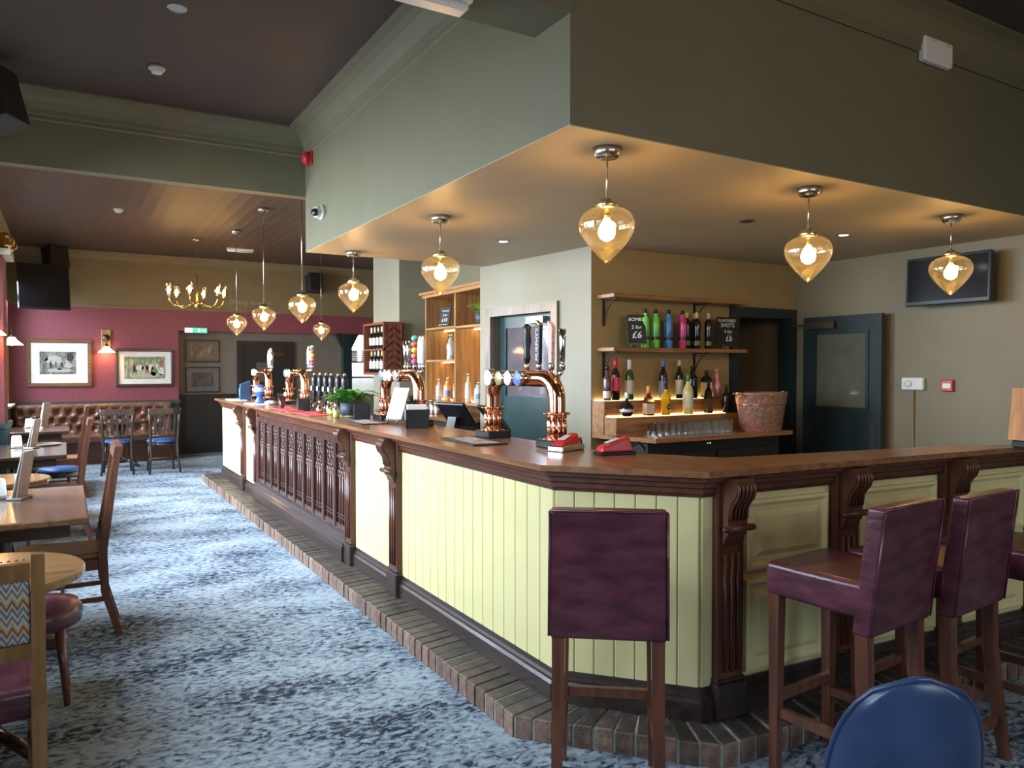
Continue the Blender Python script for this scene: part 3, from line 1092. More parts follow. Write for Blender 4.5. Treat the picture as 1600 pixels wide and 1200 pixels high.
sconce('sconce with bell shade on an oak board between the two framed prints', (.57, YF, 1.86), 0, True)
sconce('sconce with bell shade at the left edge, on the near side of the wall pier', (-.62, 9.0, 1.93), 0, False)
sconce('small sconce with bell shade on the left wall beyond the pier', (-.75, 11.4, 1.9), R(90), False)

# recessed spots and ceiling fittings
def downlight(loc, label, lit):
    t_ = thing('recessed_spotlight', label, 'spotlight', loc, 0, 'recessed spotlights')
    MB().lathe([(.036, -.002), (.052, -.006), (.056, 0)], 20, cap=False).build('bezel', steel, t_)
    MB().lathe([(.001, -.004), (.036, -.003)], 18, cap=False).build('lamp_face', emit('spot_face', (1, .93, .8), 14.0) if lit else MATS['steel'], t_)
    return t_


downlight((3.13, 5.42, SZ), 'lit recessed spotlight in the soffit, nearest the door pillar', True)
downlight((4.19, 3.78, SZ), 'unlit recessed spotlight in the soffit above the bottle shelves', False)
downlight((5.29, 3.79, SZ), 'lit recessed spotlight in the soffit on the right', True)
downlight((.586, 4.85, ZC), 'round recessed fitting in the dark near ceiling', False)


def smoke(loc, label):
    t_ = thing('smoke_detector', label, 'smoke detector', loc, 0, 'smoke detectors')
    MB().lathe([(.05, -.022), (.055, -.018), (.055, 0)], 22).build('base', white, t_)
    MB().lathe([(.02, -.048), (.034, -.044), (.04, -.03), (.044, -.022)], 22).build('sensor_head', white, t_)


smoke((.573, 5.86, ZC), 'white smoke detector on the dark near ceiling')
smoke((.556, 10.09, ZF), 'small white smoke detector on the far embossed ceiling')
e_ = thing('emergency_light', 'white emergency light box under the near ceiling beam', 'emergency light', (1.29, 2.82, 3.03))
MB().chbox(-.17, .17, -.05, .05, -.028, 0, .006).build('base', white, e_)
MB().chbox(-.155, .155, -.042, .042, -.062, -.028, .012).build('diffuser', mat('diffuser', (.75, .76, .78), .3, var=.03), e_)
e_ = thing('emergency_light', 'white emergency light box with yellow stickers on the front of the soffit', 'emergency light', (4.58, SY, 3.42))
MB().chbox(-.15, .15, -.05, 0, -.075, .075, .012).build('body', white, e_)
[MB().bx(q, q + .06, -.0508, -.05, .045, .06).build('sticker', pl('yellow_sticker', (.75, .6, .1)), e_) for q in (-.09, .07)]
e_ = thing('strip_light', 'slim white twin strip light on the far ceiling', 'light', (2.4, 12.5, ZF))
MB().chbox(-.2, .2, -.04, .04, -.03, 0, .005).build('body', white, e_)
MB().tube([(-.19, -.022, -.04), (.19, -.022, -.04)], .013, 8).tube([(-.19, .022, -.04), (.19, .022, -.04)], .013, 8).build('tubes', white, e_)
e_ = thing('alarm_sounder', 'red fire alarm sounder high on the green soffit face', 'alarm', (SX, 6.66, 3.35))
MB().chbox(-.02, 0, -.06, .06, -.06, .06, .004).build('base', red_pl, e_)
MB().lathe([(.055, -.02), (.055, -.06), (.045, -.075), (.01, -.08)], 18, axis='x').build('horn', red_pl, e_)
e_ = thing('security_camera', 'white dome security camera on the green soffit face', 'camera', (SX, 6.3, 2.81))
MB().lathe([(.06, 0), (.06, -.03), (.05, -.035)], 20, axis='x').build('mount', white, e_)
MB().lathe([(.004, -.095), (.03, -.09), (.048, -.07), (.053, -.045), (.05, -.03)], 20, axis='x').build('dome', white, e_)
MB().lathe([(.002, -.03), (.028, -.028), (.034, -.01)], 16, axis='x').xf(Matrix.Translation((-.075, -.03, -.01)) @ Matrix.Rotation(R(30), 4, 'Z')).build('lens', black_pl, e_)


def speaker(label, loc, rz, tilt, s=1.0):
    t_ = thing('loudspeaker', label, 'loudspeaker', loc, rz, 'black loudspeakers near the ceiling')
    b = MB().hexa([(-.1, -.09, -.14), (.1, -.09, -.14), (.13, .1, -.14), (-.13, .1, -.14)], [(-.1, -.09, .14), (.1, -.09, .14), (.13, .1, .14), (-.13, .1, .14)])
    o = soft(b.xf(Matrix.Scale(s, 4)).build('cabinet', black_mt, t_), .01)
    o.rotation_euler = (tilt, 0, 0)
    MB().chbox(-.03 * s, .03 * s, .05 * s, .22 * s, -.02, .02, .004).build('bracket', black_mt, t_)


speaker('black loudspeaker in the top left corner on the near wall', (-.40, 6.2, 3.33), R(60), R(-15), 1.35)
speaker('black loudspeaker above the far television', (-.1, 13.6, 3.2), R(20), R(-15), 1.3)
speaker('black loudspeaker on the far wall, right of the hanging lamps', (3.95, 13.75, 3.06), 0, R(-12), 1.2)


def tv(name, label, loc, rz, w_, h_, tilt, arm=.16):
    t_ = thing(name, label, 'television', loc, rz)
    o = MB().chbox(-w_ / 2, w_ / 2, -.03, .02, -h_ / 2, h_ / 2, .008).build('case', black_pl, t_)
    o.rotation_euler = (tilt, 0, 0)
    MB().bx(-w_ / 2 + .02, w_ / 2 - .02, -.032, -.0301, -h_ / 2 + .035, h_ / 2 - .02).build('screen', screen, o)
    MB().bx(-.1, .1, .02, arm, -.08, .08).build('wall_bracket', black_mt, t_)


tv('television', 'large dark television angled in the corner above the framed prints', (-.27, 13.25, 2.71), R(14), .68, .68, R(-6), .72)
tv('television', 'black flat television on the right wall behind the last pendant', (6.33, 3.55, 2.235), R(-90), .70, .41, R(-3))

th = thing('heating_control', 'cream dial control box with a cable running down the right wall', 'control', (XR, 3.93, 1.36))
MB().chbox(-.045, 0, -.1, .1, -.055, .055, .008).build('box', white, th)
MB().lathe([(.034, -.045), (.03, -.062), (.005, -.064)], 18, axis='x', c=(0, .03, 0)).build('dial', white, th)
MB().tube([(-.012, .0, -.05), (-.012, .0, -1.2)], .006, 6).build('cable', pl('tan_cable', (.25, .16, .06)), th)
cp = thing('call_point', 'small red fire call point on the right wall', 'call point', (XR, 3.63, 1.35))
MB().chbox(-.035, 0, -.05, .05, -.05, .05, .006).build('box', red_pl, cp)
MB().bx(-.0365, -.035, -.034, .034, -.022, .018).build('press_panel', white, cp)

ex = thing('exit_sign', 'lit green and white running-man exit sign over the far recess', 'sign', (1.94, YF - .02, 2.15))
MB().chbox(-.18, .18, -.03, .03, -.045, .045, .006).build('case', white, ex)
g = emit('exit_green', (.02, .55, .22), 2.2)
wq = emit('exit_white', (.8, 1, .9), 2.0)
MB().bx(-.06, .17, -.032, -.0301, -.036, .036).build('green_panel', g, ex)
MB().bx(-.17, -.06, -.032, -.0301, -.036, .036).build('white_panel', wq, ex)
MB().tube([(-.11, -.034, .02), (-.115, -.034, -.005), (-.095, -.034, -.028)], .006, 6).tube([(-.115, -.034, -.005), (-.135, -.034, -.025)], .006, 6).tube([(-.13, -.034, .01), (-.09, -.034, .008)], .005, 6).lathe([(.002, -.009), (.009, 0), (.002, .009)], 8, (-.105, -.034, .03)).build('running_figure', g, ex)
MB().bx(.03, .06, -.0335, -.032, -.026, .026).tube([(.08, -.0335, 0), (.15, -.0335, 0)], .006, 6).tube([(.13, -.0335, .016), (.15, -.0335, 0), (.13, -.0335, -.016)], .005, 6).build('door_and_arrow', wq, ex)

# ================================================================== BAR STOOLS
def make_stool():
    t_ = thing('bar_stool', 'x', 'bar stool', group='maroon leather bar stools')
    st = soft(MB().bx(-.195, .195, -.19, .20, .655, .78).build('seat', leather_m, t_), .022, 4)
    b = MB().hexa([(-.195, -.215, .60), (.195, -.215, .60), (.195, -.145, .60), (-.195, -.145, .60)], [(-.19, -.262, 1.04), (.19, -.262, 1.04), (.19, -.195, 1.04), (-.19, -.195, 1.04)])
    bk = soft(b.build('backrest', leather_m, t_), .014, 3)
    pp_ = MB()
    for x in (-.196, .196):
        pp_.tube([(x, -.215, .61), (x * .97, -.262, 1.035)], .004, 6)
    pp_.tube([(-.19, -.263, 1.037), (.19, -.263, 1.037)], .004, 6)
    pp_.build('piping', leather_m, bk)
    for x in (-.165, .165):
        MB().beam((x * 1.03, .165, 0), (x, .165, .66), .032, .032, .044, .044).build('leg', ch_z, t_)
        m_ = MB().beam((x * 1.03, -.235, 0), (x, -.18, .42), .032, .034, .042, .044)
        m_.beam((x, -.18, .42), (x, -.175, .66), .042, .044, .044, .044)
        m_.build('leg', ch_z, t_)
        MB().bx(x - .011, x + .011, -.21, .165, .20, .235).build('side_stretcher', ch_z, t_)
    MB().bx(-.165, .165, .155, .178, .25, .285).build('foot_rail', ch_z, t_)
    MB().bx(-.165, .165, -.222, -.2, .13, .165).build('rear_stretcher', ch_z, t_)
    return t_


s1 = make_stool()
place(s1, (1.658, 2.124, 0), R(-37.7))
s1['label'] = 'maroon leather bar stool with its back to the camera, at the chamfered corner'
dup(s1, (2.455, 1.745, 0), R(4), 'maroon leather bar stool nearest the corner pilaster on the right run')
dup(s1, (2.90, 1.715, 0), R(4), 'maroon leather bar stool in the middle of the right run')
dup(s1, (3.42, 1.66, 0), R(3), 'maroon leather bar stool cut by the right edge of the picture')

# ------------------------------------------------------------------ blue tub chair in the foreground
tub = thing('tub_chair', 'blue leather chair with a rounded back in the bottom right foreground', 'chair', (1.72, 1.17, 0), R(-35))
na, nz_ = 20, 14
RB = .34                                             # plan radius of the curved back
vs, fs = [], []
for side in (0, 1):
    for i in range(na + 1):
        u_ = -1 + 2 * i / na
        for j in range(nz_ + 1):
            f = j / nz_
            hw = .158 * (1 - max(0, (f - .35) / .65) ** 2.6) ** .5 + .012
            a = u_ * hw / RB
            z = .36 + .49 * f
            edge = max(abs(u_) ** 6, f ** 10)
            r_ = RB + (.034 if side == 0 else -.034) * (1 - .75 * edge)
            vs.append((r_ * math.sin(a), -r_ * math.cos(a) + RB - .22 - .10 * f, z))
W_ = nz_ + 1
off = (na + 1) * W_
for i in range(na):
    for j in range(nz_):
        p = i * W_ + j
        fs.append((p, p + W_, p + W_ + 1, p + 1))
        fs.append((off + p, off + p + 1, off + p + W_ + 1, off + p + W_))
    p = i * W_ + nz_
    fs.append((p, p + W_, off + p + W_, off + p))
    p = i * W_
    fs.append((p, off + p, off + p + W_, p + W_))
for p in (0, na * W_):
    for j in range(nz_):
        q = (p + j, off + p + j, off + p + j + 1, p + j + 1)
        fs.append(q if p == 0 else tuple(reversed(q)))
o = MB()._add(vs, fs, True).build('backrest', leather_bl, tub)
ss = o.modifiers.new('s', 'SUBSURF'); ss.levels = 1; ss.render_levels = 1
rim = [vs[j] for j in range(nz_ + 1)] + [vs[i * W_ + nz_] for i in range(1, na)] + [vs[na * W_ + j] for j in range(nz_, -1, -1)]
MB().tube(rim, .006, 6).build('piping', leather_bl, o)
soft(MB().prism([(-.17, -.2), (.17, -.2), (.19, .12), (-.19, .12)], .33, .40).build('seat', leather_bl, tub), .03, 4)
for x, y in ((-.15, .09), (.15, .09), (-.14, -.17), (.14, -.17)):
    MB().tube([(x * 1.1, y * 1.15, 0), (x, y, .35)], [.014, .02], 8).build('leg', ch_dark, tub)

# ================================================================== LEFT SIDE: TABLES AND CHAIRS
def make_tall_chair():
    t_ = thing('dining_chair', 'x', 'chair', group='tall slat-back chairs at the window tables')
    soft(MB().hexa([(-.19, -.19, .44), (.19, -.19, .44), (.22, .22, .44), (-.22, .22, .44)], [(-.19, -.19, .475), (.19, -.19, .475), (.22, .22, .475), (-.22, .22, .475)]).build('seat', brown_seat, t_), .012)
    MB().bx(-.18, .18, -.185, -.165, .38, .44).bx(-.2, .2, .17, .19, .38, .44).bx(-.2, -.18, -.17, .18, .38, .44).bx(.18, .2, -.17, .18, .38, .44).build('seat_rail', ch_z, t_)
    for x in (-.185, .185):
        m_ = MB().beam((x, -.275, 0), (x, -.205, .25), .03, .036, .032, .042).beam((x, -.205, .25), (x, -.195, .48), .032, .042, .034, .046).beam((x, -.195, .48), (x, -.275, 1.03), .034, .046, .03, .03)
        m_.build('rear_leg', ch_z, t_)
        MB().beam((x * 1.08, .185, 0), (x * 1.05, .185, .44), .03, .03, .04, .04).build('leg', ch_z, t_)
        MB().bx(x - .009, x + .009, -.2, .185, .2, .225).build('side_stretcher', ch_z, t_)
    MB().hexa([(-.2, -.292, 1.0), (.2, -.292, 1.0), (.2, -.25, 1.0), (-.2, -.25, 1.0)], [(-.2, -.302, 1.06), (.2, -.302, 1.06), (.2, -.262, 1.06), (-.2, -.262, 1.06)]).build('crest_rail', ch_z, t_)
    MB().hexa([(-.17, -.215, .56), (.17, -.215, .56), (.17, -.195, .56), (-.17, -.195, .56)], [(-.17, -.221, .6), (.17, -.221, .6), (.17, -.201, .6), (-.17, -.201, .6)]).build('lower_rail', ch_z, t_)
    for i in range(5):
        x = -.13 + .065 * i
        MB().hexa([(x - .012, -.214, .6), (x + .012, -.214, .6), (x + .012, -.202, .6), (x - .012, -.202, .6)], [(x - .012, -.28, 1.0), (x + .012, -.28, 1.0), (x + .012, -.266, 1.0), (x - .012, -.266, 1.0)]).build('slat', ch_z, t_)
    MB().bx(-.185, .185, -.01, .01, .2, .22).build('cross_stretcher', ch_z, t_)
    return t_


c1_ = make_tall_chair()
place(c1_, (-.03, 4.94, 0), R(90))
c1_['label'] = 'tall slat-back mahogany chair at the nearest rectangular table'
dup(c1_, (-.1, 7.60, 0), R(90), 'tall slat-back mahogany chair at the middle rectangular table')
dup(c1_, (-.07, 10.14, 0), R(90), 'tall slat-back mahogany chair at the farthest rectangular table')


def rect_table(label, x0, x1, y0, y1, m_, z=.76, ins=.42):
    t_ = thing('pub_table', label, 'table', ((x0 + x1) / 2, (y0 + y1) / 2, 0), 0, 'rectangular pub tables by the windows')
    hx, hy = (x1 - x0) / 2, (y1 - y0) / 2
    MB().chbox(-hx, hx, -hy, hy, z - .035, z, .006).build('table_top', m_, t_)
    for q in (-hy + .06, hy - .08):
        MB().bx(-hx + .08, hx - .08, q, q + .02, z - .1, z - .035).build('apron', tbl_dark, t_)
    for s in (-1, 1):
        MB().lathe([(.06, .05), (.045, .1), (.035, .2), (.05, .35), (.035, .5), (.045, .62), (.05, z - .035)], 14, (0, s * (hy - ins), 0)).build('column', tbl_dark, t_)
        MB().chbox(-hx + .1, hx - .1, s * (hy - ins) - .035, s * (hy - ins) + .035, 0, .06, .01).build('foot', tbl_dark, t_)
    MB().bx(-.02, .02, -hy + ins, hy - ins, .2, .26).build('stretcher', tbl_dark, t_)
    return t_


rect_table('nearest rectangular walnut table with a menu and napkin holder, before the round oak table', -.68, .09, 4.27, 5.46, tbl_y)
rect_table('middle rectangular dark table with menu holder and round tray', -.68, .0, 7.45, 8.72, tbl_dark)
rect_table('farthest rectangular dark table, in front of the tufted bench', -.68, .03, 10.3, 11.2, tbl_dark, ins=.25)


def round_table(label, loc, r_, z, m_):
    t_ = thing('round_table', label, 'table', loc)
    o_ = MB().lathe([(r_ - .01, z - .035), (r_, z - .028), (r_, z - .006), (r_ - .006, z), (.001, z)], 48, smooth=False).build('table_top', m_, t_)
    MB().lathe([(.06, .06), (.05, .12), (.032, .2), (.055, .34), (.034, .46), (.045, .56), (.06, z - .035)], 16).build('pedestal', tbl_dark, t_)
    for k_ in range(4):
        a = R(45 + 90 * k_)
        MB().tube([(.03 * math.cos(a), .03 * math.sin(a), .13), (.2 * math.cos(a), .2 * math.sin(a), .07), (.3 * math.cos(a), .3 * math.sin(a), .022)], [.028, .024, .02], 8).build('foot', tbl_dark, t_)
    return t_


round_table('round oak table at the left edge beside the zigzag chair', (-.32, 3.54, 0), .38, .70, tbl_oak)
round_table('small round oak table between the two nearer rectangular tables', (-.40, 6.35, 0), .30, .72, tbl_oak)
round_table('dark round pedestal table between the blue-seated chairs and the bench', (.72, 12.85, 0), .42, .70, tbl_dark)

# zigzag-backed oak chair (foreground left), facing the round table
zc = thing('upholstered_chair', 'oak chair with zigzag woven back and maroon seat at the left edge', 'chair', (-.335, 2.98, 0), R(4))
for x in (-.235, .235):
    MB().beam((x, -.27, 0), (x, -.22, .45), .036, .045, .042, .05).beam((x, -.22, .45), (x, -.27, .93), .042, .05, .036, .036).build('rear_leg', ch_oak, zc)
    MB().beam((x, .2, 0), (x, .2, .42), .034, .034, .042, .042).build('leg', ch_oak, zc)
    MB().bx(x - .012, x + .012, -.22, .2, .17, .2).build('side_stretcher', ch_oak, zc)
    MB().bx(x - .014, x + .014, -.22, .2, .37, .43).build('seat_rail', ch_oak, zc)
MB().hexa([(-.215, -.275, .85), (.215, -.275, .85), (.215, -.245, .85), (-.215, -.245, .85)], [(-.215, -.283, .905), (.215, -.283, .905), (.215, -.253, .905), (-.215, -.253, .905)]).build('crest_rail', ch_oak, zc)
MB().hexa([(-.215, -.252, .60), (.215, -.252, .60), (.215, -.222, .60), (-.215, -.222, .60)], [(-.215, -.258, .65), (.215, -.258, .65), (.215, -.228, .65), (-.215, -.228, .65)]).build('lower_rail', ch_oak, zc)
soft(MB().hexa([(-.215, -.262, .65), (.215, -.262, .65), (.215, -.215, .65), (-.215, -.215, .65)], [(-.215, -.278, .85), (.215, -.278, .85), (.215, -.235, .85), (-.215, -.235, .85)]).build('back_pad', M_zig, zc), .012)
nl = MB()
for i in range(22):
    nl.lathe([(.005, 0), (.003, .003), (.0005, .004)], 6, (-.2 + i * .019, -.264, .912))
nl.build('nail_trim', bronze, zc, kind='stuff')
soft(MB().bx(-.25, .25, -.23, .24, .40, .50).build('seat', leather_m, zc), .025, 4)

# maroon stool tucked under the round table
ps = thing('low_stool', 'low maroon padded stool with wooden legs half under the round table', 'stool', (-.13, 3.98, 0))
MB().lathe([(.14, .33), (.18, .35), (.19, .40), (.17, .44), (.08, .455), (.01, .456)], 24).build('seat', leather_m, ps)
for k_ in range(4):
    a = R(45 + 90 * k_)
    MB().tube([(.17 * math.cos(a), .17 * math.sin(a), 0), (.13 * math.cos(a), .13 * math.sin(a), .34)], [.014, .02], 8).build('leg', ch_z, ps)

# blue seated chairs by the bench (backs to the camera)
def make_blue_chair():
    t_ = thing('bistro_chair', 'x', 'chair', group='blue-seated chairs by the bench')
    MB().lathe([(.17, .43), (.205, .435), (.21, .455), (.19, .475), (.01, .48)], 26, (0, .02, 0)).build('seat', blue_seat, t_)
    MB().lathe([(.19, .385), (.195, .43)], 26, (0, .02, 0)).build('seat_ring', ch_dark, t_)
    for x in (-.175, .175):
        MB().tube([(x * 1.15, -.25, 0), (x, -.19, .25), (x, -.17, .45), (x * 1.06, -.21, .7), (x * 1.15, -.25, .93)], [.015, .018, .02, .018, .016], 8).build('rear_leg', ch_dark, t_)
        MB().tube([(x * 1.0, .2, 0), (x * .85, .15, .4)], [.014, .018], 8).build('leg', ch_dark, t_)
        MB().tube([(x * 1.1, -.22, .2), (x, .18, .2)], .009, 6).build('side_stretcher', ch_dark, t_)
    m_ = MB()
    m_.tube([(-.17, -.205, .22), (.17, -.205, .22)], .009, 6)
    m_.build('rear_stretcher', ch_dark, t_)
    cr = MB()
    nseg = 8
    for i in range(nseg):
        xa, xb = -.21 + .42 * i / nseg, -.21 + .42 * (i + 1) / nseg
        ya, yb = -.245 - .03 * (1 - (xa / .21) ** 2), -.245 - .03 * (1 - (xb / .21) ** 2)
        cr.hexa([(xa, ya - .01, .85), (xb, yb - .01, .85), (xb, yb + .01, .85), (xa, ya + .01, .85)], [(xa, ya - .014, .93), (xb, yb - .014, .93), (xb, yb + .008, .93), (xa, ya + .008, .93)])
    cr.build('crest_rail', ch_dark, t_)
    MB().tube([(-.18, -.185, .54), (0, -.2, .54), (.18, -.185, .54)], .013, 6).build('lower_rail', ch_dark, t_)
    for i in range(5):
        x = -.12 + .06 * i
        MB().hexa([(x - .014, -.2, .54), (x + .014, -.2, .54), (x + .014, -.19, .54), (x - .014, -.19, .54)], [(x * 1.1 - .014, -.27, .87), (x * 1.1 + .014, -.27, .87), (x * 1.1 + .014, -.26, .87), (x * 1.1 - .014, -.26, .87)]).build('slat', ch_dark, t_)
    return t_


b1 = make_blue_chair()
place(b1, (.62, 12.05, 0), R(-3))
b1['label'] = 'slat-back chair with a blue seat before the bench, the left one of the pair'
dup(b1, (1.19, 11.92, 0), R(2), 'slat-back chair with a blue seat nearest the bar end, right one of the pair')
def blue_stool(label, loc):
    t_ = thing('low_stool', label, 'stool', loc, 0, 'blue low stools')
    MB().lathe([(.15, .43), (.185, .435), (.19, .455), (.17, .475), (.01, .48)], 26).build('seat', blue_seat, t_)
    MB().lathe([(.17, .385), (.175, .43)], 26).build('seat_ring', ch_dark, t_)
    for k_ in range(4):
        a = R(45 + 90 * k_)
        MB().tube([(.18 * math.cos(a), .18 * math.sin(a), 0), (.13 * math.cos(a), .13 * math.sin(a), .4)], [.014, .018], 8).build('leg', ch_oak, t_)


blue_stool('round blue-topped stool between the middle and farthest rectangular tables', (-.08, 9.05, 0))
blue_stool('round blue-topped stool by the wall pier, farther from the aisle', (-.40, 9.75, 0))

# tufted bench on the far wall
bn = thing('tufted_bench', 'buttoned brown leather bench along the far wall under the framed prints', 'bench', (.42, YF - .02, 0))
bw = 1.12
NX, NZ = 120, 30
vs, fs = [], []
btn = []
rows = [(.53, 0), (.66, 1), (.79, 0)]
pit = .165
for z, ofs in rows:
    x = -bw + .08 + (pit / 2 if ofs else 0)
    while x < bw - .04:
        btn.append((x, z))
        x += pit
for i in range(NX + 1):
    for j in range(NZ + 1):
        x = -bw + 2 * bw * i / NX
        z = .44 + .49 * j / NZ
        d2_ = min((x - bx_) ** 2 + (z - bz_) ** 2 for bx_, bz_ in btn)
        h = .065 * (1 - math.exp(-d2_ / (.05 ** 2)))
        # diagonal creases between the buttons
        u_ = (x + bw - .08) / pit
        v_ = (z - .53) / .13
        cr_ = min(abs(math.sin(PI * (u_ + v_ / 2))), abs(math.sin(PI * (u_ - v_ / 2))))
        h -= .016 * math.exp(-(cr_ / .18) ** 2)
        edge = min(1, (bw - abs(x)) / .04, (.93 - z) / .04)
        vs.append((x, -.10 - h * max(0, edge) ** .5 - .03 * (.93 - z), z))
for i in range(NX):
    for j in range(NZ):
        p = i * (NZ + 1) + j
        fs.append((p, p + NZ + 1, p + NZ + 2, p + 1))
bb = MB()._add(vs, fs, True)
bb.build('tufted_back', leather_br, bn)
bk2 = MB().bx(-bw, bw, -.10, 0, .1, .93).build('back_frame', leather_br, bn)
for x, z in btn:
    MB().lathe([(.012, 0), (.009, -.006), (.001, -.009)], 8, (x, -.10 - .03 * (.93 - z), z), axis='y').build('button', pl('button_leather', (.3, .2, .15), .2), bn)
soft(MB().bx(-bw, bw, -.62, -.12, .33, .45).build('seat', leather_br, bn), .03, 4)
MB().bx(-bw, bw, -.58, -.1, 0, .33).build('base', mahog_x, bn)

# framed prints
def framed(label, cx, z0, z1, w_, y, fm, mtm, im, inset, fw_=.05, glass=False):
    t_ = thing('framed_print', label, 'picture', (cx, y, (z0 + z1) / 2), 0, 'framed prints on the far wall')
    hx, hz = w_ / 2, (z1 - z0) / 2
    f = MB()
    for a in ((-hx, hx, hz - fw_, hz), (-hx, hx, -hz, -hz + fw_), (-hx, -hx + fw_, -hz + fw_, hz - fw_), (hx - fw_, hx, -hz + fw_, hz - fw_)):
        f.chbox(a[0], a[1], -.035, 0, a[2], a[3], .008)
    f.build('frame', fm, t_)
    MB().bx(-hx + fw_, hx - fw_, -.015, -.002, -hz + fw_, hz - fw_).build('mount', mtm, t_)
    il, ir, ib, it_ = inset
    MB().bx(-hx + il, hx - ir, -.0165, -.015, -hz + ib, hz - it_).build('print', im, t_)
    return t_


def ink(t_, shapes):
    """flat inked shapes of a print: (kind, x, z, half width, half height, material)"""
    for nm, x, z, a, b, m_ in shapes:
        pts = [(x + a * math.cos(R(30 * k_)) * (1 + .18 * math.sin(5 * k_ + x * 40)), -.0172, z + b * math.sin(R(30 * k_)) * (1 + .12 * math.cos(7 * k_ + z * 30))) for k_ in range(12)]
        MB()._add(pts, [tuple(range(12))]).build(nm, m_, t_)


def figure(x, z, h, m_, hm):
    return [('inked_figure', x, z, h * .13, h * .3, m_), ('inked_figure', x, z + h * .4, h * .07, h * .09, hm), ('inked_figure', x - h * .1, z - h * .4, h * .04, h * .22, m_), ('inked_figure', x + h * .12, z - h * .38, h * .04, h * .2, m_)]


fr_oak = wood('frame_oak', (.16, .08, .03), .35, 'x')
fr_dark = wood('frame_dark', (.045, .024, .02), .35, 'x')
fp1 = framed('large oak-framed grey engraving of figures before a house', -.087, 1.2, 1.96, .90, YF, fr_oak, paper, print_mat('engraving', (.42, .4, .36), (.03, .03, .03), (.17, .16, .145), 9, None), (.18, .22, .2, .2), .06)
fp2 = framed('dark-framed coloured print of people dancing in a hall', 1.14, 1.19, 1.82, .88, YF, fr_dark, paper, print_mat('coloured_print', (.5, .5, .38), (.05, .07, .05), (.25, .29, .2), 8, None), (.13, .13, .13, .13), .045)
g1_, g2_, g3_ = pl('ink_dark', (.035, .033, .03), .6), pl('ink_mid', (.13, .12, .11), .6), pl('ink_pale', (.38, .36, .32), .6)
ink(fp1, [('inked_tree', .15, .09, .06, .07, g1_), ('inked_tree', -.2, .08, .05, .07, g2_), ('inked_house', -.08, .05, .1, .08, g3_), ('inked_ground', 0, -.12, .2, .035, g3_), ('inked_cart', .12, -.04, .06, .04, g3_), ('inked_shadow', .0, -.1, .04, .012, g1_)]
    + figure(-.19, -.03, .13, g2_, g3_) + figure(-.12, -.03, .12, g1_, g3_) + figure(-.05, -.03, .11, g2_, g3_) + figure(.03, -.02, .12, g1_, g3_))
wht, gdr, rdr, flr = pl('print_white', (.62, .6, .55), .6), pl('print_green', (.12, .24, .1), .6), pl('print_red', (.4, .12, .07), .6), pl('print_floor', (.42, .42, .3), .6)
ink(fp2, [('inked_floor', 0, -.12, .28, .06, flr), ('inked_beam', 0, .15, .28, .015, gdr), ('inked_table', .25, -.07, .045, .07, wht), ('inked_dress', .13, -.06, .05, .08, gdr), ('inked_dress', -.08, .0, .06, .05, wht), ('inked_dress', .07, .0, .05, .06, wht), ('inked_window', .25, .08, .03, .07, rdr)]
    + figure(-.16, -.01, .2, g1_, rdr) + figure(-.03, .01, .15, wht, rdr) + figure(.03, .0, .17, rdr, wht) + figure(.18, .03, .15, wht, rdr))
framed('small brown-framed sepia landscape in the recess, upper of two', 2.07, 1.6, 2.0, .56, YF + .2, fr_dark, mat('sepia_mount', (.14, .10, .07), .5), print_mat('sepia_print', (.35, .28, .18), (.06, .04, .03), (.16, .12, .08), 8, None), (.09, .09, .08, .08), .025)
framed('small dark-framed grey print in the recess, lower of two', 2.07, 1.07, 1.52, .56, YF + .2, fr_dark, mat('grey_mount', (.13, .11, .10), .5), print_mat('grey_print', (.12, .1, .09), (.03, .025, .02), (.07, .06, .05), 8, None), (.1, .1, .1, .1), .02)
gf = thing('gilt_mirror', 'tall gilt frame seen edge-on on the left wall', 'mirror', (XL + .015, 11.9, 1.6), R(90))
f = MB()
for a in ((-.5, .5, .42, .5), (-.5, .5, -.5, -.42), (-.5, -.42, -.42, .42), (.42, .5, -.42, .42)):
    f.chbox(a[0], a[1], -.06, 0, a[2], a[3], .012)
f.build('frame', gilt, gf)
MB().bx(-.42, .42, -.02, -.005, -.42, .42).build('mirror_glass', mirror, gf)
MB().bx(2.0, 2.3, 0, .001, 0, .001)
ar = lettering('Dining Area \u2192', .12, mat('faint_lettering', (.42, .36, .24), .7), None, (2.85, YF - .016, 2.665), (R(90), 0, 0), 'wall_lettering', shear=.25)
tag(ar, 'faint pale handwritten sign with an arrow on the mustard far wall', 'lettering')

# ornaments on the pier ledge
for i, (x, y, s, m_, lb) in enumerate(((-.50, 9.05, 1.0, brass, 'brass jug at the front of the high ledge on the left pier'), (-.53, 9.2, 1.25, brass, 'taller brass jug in the middle of the high ledge on the left pier'), (-.5, 9.38, 1.1, copper, 'copper jug at the back of the high ledge on the left pier'))):
    t_ = thing('metal_jug', lb, 'jug', (x, y, 2.68), 0, 'metal jugs on the high ledge')
    MB().lathe([(.03, 0), (.045, .02), (.05, .05), (.03, .1), (.026, .13), (.036, .15)], 16).xf(Matrix.Scale(s, 4)).build('body', m_, t_)
    MB().tube([(.03 * s, 0, .13 * s), (.07 * s, 0, .11 * s), (.065 * s, 0, .06 * s), (.045 * s, 0, .04 * s)], .006, 6).build('handle', m_, t_)

# table-top items
def napkins(label, loc, rz):
    t_ = thing('napkin_holder', label, 'napkin holder', loc, rz, 'napkin holders on the tables')
    MB().chbox(-.055, .055, -.045, .045, 0, .012, .004).build('tray', steel, t_)
    soft(MB().hexa([(-.042, -.03, .012), (.042, -.03, .012), (.042, .03, .012), (-.042, .03, .012)], [(-.036, -.022, .115), (.036, -.022, .115), (.036, .022, .115), (-.036, .022, .115)]).build('napkins', paper, t_), .012)


